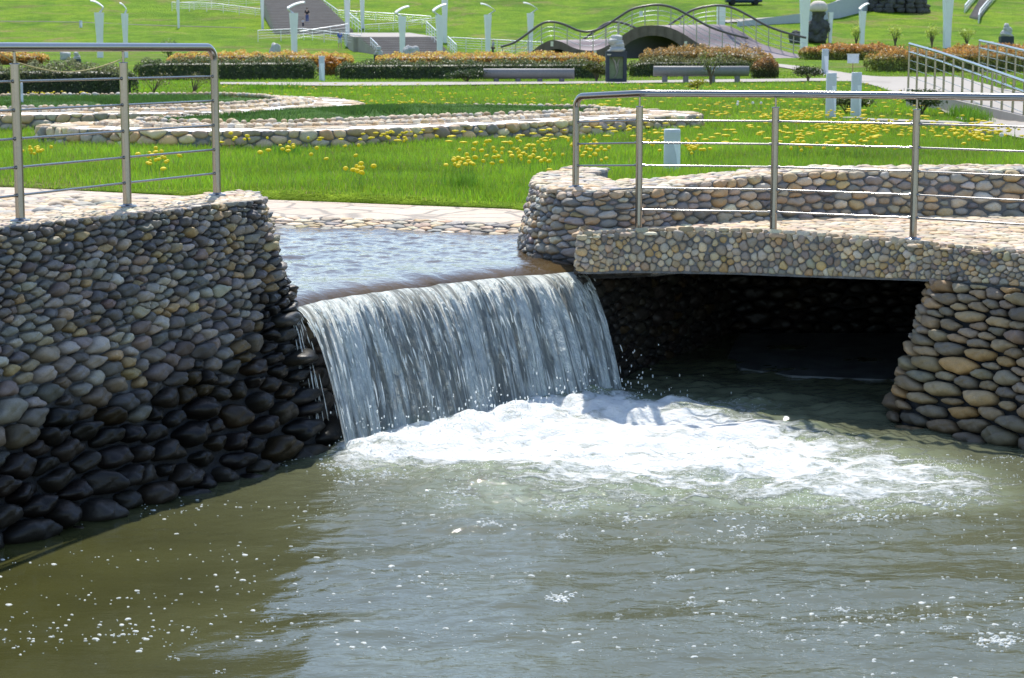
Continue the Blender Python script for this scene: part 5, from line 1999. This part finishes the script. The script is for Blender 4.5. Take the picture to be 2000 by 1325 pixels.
# ================================================================== FAR RAILINGS, STAIRS, RAMPS
def far_railing(label, pts, h=1.05, bars=4, spacing=1.6, group=None, rad=.03, name='metal_railing', m=M_STEEL_FAR, thin=.6):
    pts = np.array(pts, float)
    o = pts[0].copy()
    th = thing(name, label, 'railing', o, group)
    p = pts - o
    up = np.array([0, 0, 1.0])
    Geo().tube(p + up * h, rad * 1.3, 8).build('handrail', m, th)
    for k in range(1, bars):
        Geo().tube(p + up * h * (k / bars), rad * (thin if k != bars - 1 or thin > .5 else 1), 6).build('rail', m, th)
    seg = np.r_[0, np.cumsum(np.linalg.norm(np.diff(p, axis=0), axis=1))]
    nn = max(2, int(round(seg[-1] / spacing)) + 1)
    for u in np.linspace(0, seg[-1], nn):
        q = np.array([np.interp(u, seg, p[:, k]) for k in range(3)])
        Geo().tube([q - up * .1, q + up * h], rad, 8).build('post', m, th)
    return th


def stair(label, corner_bl, corner_br, corner_tl, corner_tr, steps, group):
    """corners are points bottom left, bottom right, top left, top right"""
    bl, brr, tl, tr = (np.array(c, float) for c in (corner_bl, corner_br, corner_tl, corner_tr))
    o = (bl + brr) / 2
    th = thing('staircase', label, 'stairs', o, group)
    g = Geo()
    for k in range(steps):
        t0, t1 = k / steps, (k + 1) / steps
        a0, b0, a1, b1 = bl + (tl - bl) * t0, brr + (tr - brr) * t0, bl + (tl - bl) * t1, brr + (tr - brr) * t1
        v = np.array([[*a0[:2], a0[2] - 2.6], [*b0[:2], b0[2] - 2.6], [*b0[:2], b1[2]], [*a0[:2], a1[2]], [*a1[:2], a1[2]], [*b1[:2], b1[2]]]) - o
        g.add(v, np.array([[0, 1, 2, 3], [3, 2, 5, 4]]), flat=True)
        for e0, e1 in ((a0, a1), (b0, b1)):
            g.add(np.array([[*e0[:2], e0[2] - 2.6], [*e1[:2], e0[2] - 2.6], [*e1[:2], a1[2]], [*e0[:2], a1[2]]]) - o, np.array([[0, 1, 2, 3]]), flat=True)
    g.build('steps', M_STAIR, th)
    g = Geo()
    for k in range(steps):
        t1 = (k + 1) / steps
        a0, b0, a1, b1 = bl + (tl - bl) * (k / steps), brr + (tr - brr) * (k / steps), bl + (tl - bl) * t1, brr + (tr - brr) * t1
        dz = (a1[2] - a0[2]) * .38
        q = np.array([[a0[0], a0[1] - .05, a1[2] + .01], [b0[0], b0[1] - .05, b1[2] + .01], [b1[0], b1[1] - .06, b1[2] + .01], [a1[0], a1[1] - .06, a1[2] + .01]]) - o
        g.add(np.concatenate([q - [0, 0, dz], q]), np.array([[0, 1, 5, 4], [4, 5, 6, 7], [1, 2, 6, 5], [3, 0, 4, 7]]), flat=True)
    g.build('tread', M_TREAD, th)
    return th


sg = 'brown grey stair flights up the hill'
stair('lower wide stair flight in the middle of the hillside', D(745, 111, 168), D(884, 111, 168), D(698, 73, 180), D(846, 73, 180), 11, sg)
stair('upper long stair flight climbing out of the top edge, two walkers on it', D(536, 62, 209), D(690, 62, 209), D(508, -14, 238), D(612, -14, 238), 26, sg)
# a paved landing between them
lv = [D(690, 73, 180), D(852, 73, 180), D(800, 65, 207), D(668, 65, 207)]
lt = np.array([q + np.array([0, 0, .04]) for q in lv])
lbm = lt - [0, 0, 2.4]
tag(Geo().add(np.r_[lbm, lt], [np.array([[4, 5, 6, 7]]), np.array([[0, 1, 5, 4], [1, 2, 6, 5], [2, 3, 7, 6], [3, 0, 4, 7]])], flat=True).build('pavement', M_CONC), kind='structure')
rg = 'galvanised railings on the hillside stairs and ramps'


def DL(px_list, Ys):
    return [D(x, y, Y) for (x, y), Y in zip(px_list, Ys)]


far_railing('lower hillside ramp railing with sparkling end left of the white pylon', DL([(504, 80), (590, 76), (690, 88), (705, 90)], [186, 186, 184, 183]), .95, 4, 2, rg)
far_railing('railing rising along the middle landing behind the white pylon', DL([(575, 82), (680, 66)], [187, 190]), .9, 3, 2, rg)
far_railing('uppermost ramp railing left of the upper stairs, lower of its two lines', DL([(336, 20), (420, 22), (530, 36)], [232, 232, 230]), .9, 4, 2, rg)
far_railing('uppermost ramp railing left of the upper stairs, upper of its two lines', DL([(345, 21), (430, 14), (515, 8)], [238, 238, 238]), .9, 4, 2, rg)
far_railing('steep railing down the right side of the upper stairs', DL([(622, 10), (660, 38)], [236, 222]), 1.0, 4, 2, rg)
far_railing('railing along the right landing above the lower stairs', DL([(660, 38), (760, 44), (842, 50)], [222, 222, 221]), 1.0, 4, 2, rg)
far_railing('second railing line under the right landing above the lower stairs', DL([(712, 62), (770, 58), (852, 48)], [210, 213, 217]), .7, 3, 2, rg)
far_railing('short steep railing beside the pylon at the ramp corner', DL([(682, 46), (706, 66)], [190, 184]), 1.0, 3, 1.5, rg)
far_railing('steep railing down the right side of the lower stairs', DL([(833, 66), (860, 92)], [181, 173]), 1.1, 4, 1.5, rg)
far_railing('short steep railing right of the lower stairs', DL([(875, 92), (892, 109)], [172, 168]), .9, 4, 1, rg)
far_railing('long low railing behind the walker right of the lower stairs', DL([(880, 98), (960, 102), (1060, 108)], [176, 174, 171]), 1.1, 5, 1.6, rg)
far_railing('short tilted rail left of the lower stairs', DL([(724, 90), (738, 104)], [174, 170]), .7, 2, 1, rg)
# kerb of the upper right landing
a, b = D(700, 65, 213), D(845, 53, 219)
w_ = Geo()
w_.add([a, b, b + (0, 0, -.6), a + (0, 0, -.6), a + (0, .5, 0), b + (0, .5, 0)], np.array([[3, 2, 1, 0], [0, 1, 5, 4]]), flat=True)
tag(w_.build('kerb_wall', M_CONC), 'low concrete kerb wall under the right landing railing', 'kerb wall')

# right ramp, near
RA, RB = np.array([10.05, 36.5, .86]), np.array([10.0, 49.0, 1.58])
g = Geo()
v = [(9.9, 30, 1.1), (13.2, 30, 1.1), (13.2, 49.2, 1.62), (9.9, 49.2, 1.62)]
g.add(np.array([(9.9, 33, 1.08), (12.4, 33, 1.08), (12.4, 49.2, 1.5), (9.9, 49.2, 1.5), (9.9, 33, .9), (12.4, 33, .9), (12.4, 49.2, .9), (9.9, 49.2, .9)]),
      np.array([[0, 1, 2, 3], [4, 0, 3, 7], [1, 5, 6, 2], [3, 2, 6, 7], [4, 5, 1, 0]]), flat=True)
tag(g.build('ramp', M_CONC), 'pale concrete ramp between the two stepped railings on the right', 'ramp')
pr = DL([(1774, 165), (1830, 186), (1900, 216), (2000, 262), (2120, 318)], [49, 46, 42.5, 38, 33.5])
far_railing('nearer ramp railing on the right, its blue grey handrail sloping down out of frame', pr, 1.0, 5, .92, 'ramp railings on the right', .026, m=M_STEEL, thin=.25)
pr2 = DL([(1911, 150), (1960, 164), (2010, 180), (2090, 210)], [51, 48.5, 46, 42])
far_railing('farther ramp railing cut by the right edge of the photo', pr2, .92, 5, .92, 'ramp railings on the right', .026, m=M_STEEL, thin=.25)
# low concrete slab on the lawn
for (x0, x1, y0, y1, lab) in ((1700, 1895, 238, 247, 'long low pale concrete slab in the dandelion lawn'), (1905, 1955, 262, 267, 'short low pale slab in the grass before the ramp railing'), (1648, 1690, 231, 236, 'small flat stone at the foot of the right paired bollard')):
    a, b = GP(x0, y1), GP(x1, y1 + (4 if x0 == 1700 else 0))
    d_ = 1.1 if x0 == 1700 else .6
    g = Geo()
    q = [(a[0], a[1]), (b[0], b[1]), (b[0], b[1] + d_), (a[0], a[1] + d_)]
    g.prism(q, 1.0, 1.17 if x0 == 1700 else 1.14)
    tag(g.build('concrete_slab', M_CONC), lab, 'slab')

# retaining wall under the curving road
q = [GP(x, y) for x, y in ((1440, 52), (1560, 45), (1640, 35), (1700, 20))]
g = Geo()
hh = [.5, 1.0, 2.0, 2.2]
v = []
for p, h in zip(q, hh):
    v += [(p[0], p[1] - .2, p[2] - .8), (p[0], p[1] - .2, p[2] + h), (p[0], p[1] + .3, p[2] + h), (p[0], p[1] + .3, p[2] - .8)]
f = [[k * 4 + a, k * 4 + 4 + a, k * 4 + 4 + (a + 1) % 4, k * 4 + (a + 1) % 4] for k in range(3) for a in range(4)]
g.add(v, [np.array(f), np.array([[0, 1, 2, 3], [15, 14, 13, 12]])], flat=True)
tag(g.build('retaining_wall', plain('pale grey concrete wall', (.42, .45, .48), .8)), 'pale grey retaining wall under the curving road on the right', 'retaining wall')
# stairs at the top right
b0, b1, t0, t1 = GP(1893, 36), GP(1912, 40), GP(1917, -2), GP(1938, -2)
stair('narrow brown stair with white side rails at the top right', b0 + [0, 0, .1], b1 + [0, 0, .1], t0 + [0, 0, .3], t1 + [0, 0, .3], 18, sg)
MW = plain('white side rail', (.72, .72, .72), .5)
far_railing('left white rail of the narrow stair at the top right', [GP(1884, 26), GP(1895, 12), GP(1912, -8)], .9, 2, 2.5, 'white rails of the top right stair', .06, 'metal_railing', MW)
far_railing('right white rail of the narrow stair at the top right', [GP(1911, 46), GP(1914, 34), GP(1930, 14), GP(1950, -8)], .9, 2, 2.5, 'white rails of the top right stair', .06, 'metal_railing', MW)

# ---- parked car at the top edge
b = GP(1452, 10)
th = thing('parked_car', 'dark blue car parked on the hill, cut by the top edge', 'car', b, None, .05)
mbody, mglass, mtyre = plain('dark blue car paint', (.03, .05, .12), .25, .3), plain('car glass', (.25, .32, .38), .1), plain('tyre rubber', (.02, .02, .02), .9)
g = Geo()
sec = [(-2.2, .35, .75, .6), (-2.15, .3, .95, .8), (-1.2, .25, 1.0, .86), (0, .25, 1.0, .88), (1.3, .25, .95, .86), (2.05, .3, .85, .78), (2.2, .4, .7, .6)]
vs = []
for x, z0, z1, hw in sec:
    vs += [(x, -hw, z0), (x, hw, z0), (x, hw, (z0 + z1) / 2), (x, hw * .93, z1), (x, -hw * .93, z1), (x, -hw, (z0 + z1) / 2)]
f = [[k * 6 + a, k * 6 + (a + 1) % 6, k * 6 + 6 + (a + 1) % 6, k * 6 + 6 + a] for k in range(6) for a in range(6)]
g.add(vs, [np.array(f)[:, ::-1], np.array([[0, 1, 2, 3, 4, 5], [41, 40, 39, 38, 37, 36]])])
g.build('body', mbody, th)
g = Geo()
vs = []
for z, xa, xb, hw in ((.97, -1.7, 1.15, .8), (1.42, -1.2, .45, .66)):
    vs += [(xa, -hw, z), (xb, -hw, z), (xb, hw, z), (xa, hw, z)]
g.add(vs, np.array([[0, 1, 5, 4], [1, 2, 6, 5], [2, 3, 7, 6], [3, 0, 4, 7], [4, 5, 6, 7]]), flat=True)
g.build('window', mglass, th)
Geo().box((-.38, 0, 1.44), (1.6, 1.3, .05)).build('roof', mbody, th)
for x in (-1.4, 1.4):
    for y in (-.82, .82):
        Geo().tube([(x, y - .1, .32), (x, y + .1, .32)], .32, 16).build('wheel', mtyre, th)
for y in (-.6, .6):
    Geo().box((2.17, y, .66), (.08, .3, .14)).build('headlight', mglass, th)


# ================================================================== PEOPLE
def skin_obj(name, verts, edges, radii, mat, parent, root=0):
    me = bpy.data.meshes.new(name)
    me.from_pydata([tuple(v) for v in verts], edges, [])
    o = bpy.data.objects.new(name, me)
    COL.objects.link(o)
    o.parent = parent
    m = o.modifiers.new('skin', 'SKIN')
    for k, sv in enumerate(me.skin_vertices[0].data):
        rd = radii[k]
        sv.radius = rd if isinstance(rd, tuple) else (rd, rd)
        sv.use_root = k == root
    s = o.modifiers.new('sub', 'SUBSURF')
    s.levels = s.render_levels = 2
    me.materials.append(mat)
    return o


def person(label, base, h, face, top_m, leg_m, hair_m, step=.18, sleeves=True, dress=False):
    """face: heading in radians, 0 looks towards the camera"""
    th = thing('person', label, 'person', base, None, face)
    k = h / 1.75
    J = dict(pelvis=(0, 0, .95), waist=(0, 0, 1.1), chest=(0, 0, 1.32), neck=(0, 0, 1.48), head0=(0, -.01, 1.56), head=(0, -.02, 1.66), crown=(0, -.01, 1.74),
             shL=(.18, 0, 1.42), elL=(.25, .04, 1.14), wrL=(.24, -.08, .92), haL=(.235, -.12, .84),
             shR=(-.18, 0, 1.42), elR=(-.25, .0, 1.14), wrR=(-.25, -.1, .94), haR=(-.245, -.15, .87),
             hiL=(.09, 0, .9), knL=(.1, -step * .5, .5), anL=(.1, step * .2 - step, .08), toL=(.11, -step - .16, .03),
             hiR=(-.09, 0, .9), knR=(-.1, step * .25, .5), anR=(-.1, step * .9, .1), toR=(-.11, step * .8 - .13, .03))
    names = list(J)
    P = {n_: tuple(c * k for c in v) for n_, v in J.items()}
    R = dict(pelvis=(.14, .1), waist=(.125, .09), chest=(.15, .1), neck=.052, head0=.065, head=(.078, .09), crown=.05, shL=.062, elL=.042, wrL=.03, haL=.03, shR=.062, elR=.042, wrR=.03, haR=.03,
             hiL=.088, knL=.06, anL=.042, toL=.035, hiR=.088, knR=.06, anR=.042, toR=.035)
    E = [('pelvis', 'waist'), ('waist', 'chest'), ('chest', 'neck'), ('neck', 'head0'), ('head0', 'head'), ('head', 'crown'), ('chest', 'shL'), ('shL', 'elL'), ('elL', 'wrL'), ('wrL', 'haL'),
         ('chest', 'shR'), ('shR', 'elR'), ('elR', 'wrR'), ('wrR', 'haR'), ('pelvis', 'hiL'), ('hiL', 'knL'), ('knL', 'anL'), ('anL', 'toL'), ('pelvis', 'hiR'), ('hiR', 'knR'), ('knR', 'anR'), ('anR', 'toR')]

    def sub(sel, nm, m, grow):
        idx = {n_: q for q, n_ in enumerate(sel)}
        ed = [(idx[a], idx[b]) for a, b in E if a in idx and b in idx]
        rad = []
        for n_ in sel:
            rd = R[n_]
            rd = rd if isinstance(rd, tuple) else (rd, rd)
            rad.append(tuple((c + grow) * k for c in rd))
        skin_obj(nm, [P[n_] for n_ in sel], ed, rad, m, th)
    sub(names, 'body', M_SKIN, 0)
    sub(['pelvis', 'waist', 'chest', 'shL', 'shR'] + (['elL', 'elR'] if sleeves else []), 'shirt', top_m, .022)
    sub(['pelvis', 'hiL', 'knL', 'hiR', 'knR'] + ([] if dress else ['anL', 'anR']), 'trousers', leg_m, .024)
    g = Geo().blob((0, .015 * k, 1.69 * k), (.095 * k, .105 * k, .09 * k), 3, .1, 3, (14, 10))
    g.build('hair', hair_m, th)
    return th


def pbase(px, py, Y):
    return D(px, py, Y)


person('man in a black top and blue jeans walking up the upper stairs', pbase(600, 46, 215), 1.66, PI, M_CLOTH['black'], M_CLOTH['jeans'], M_CLOTH['hair'])
person('small child in pale clothes on the upper stairs just behind the man in black', pbase(592, 55, 211.5), 1.0, PI * .9, M_CLOTH['grey'], M_CLOTH['navy'], M_CLOTH['hair'], .1)
person('woman in a blue and white top standing beside the ramp corner pylon', pbase(664, 95, 183), 1.64, .6, M_CLOTH['blue'], M_CLOTH['white'], M_CLOTH['fair'], .12, True, True)
person('walker in a grey top and dark trousers on the path right of the lower stairs', pbase(963, 111, 168), 1.45, -1.2, M_CLOTH['grey'], M_CLOTH['navy'], M_CLOTH['fair'])
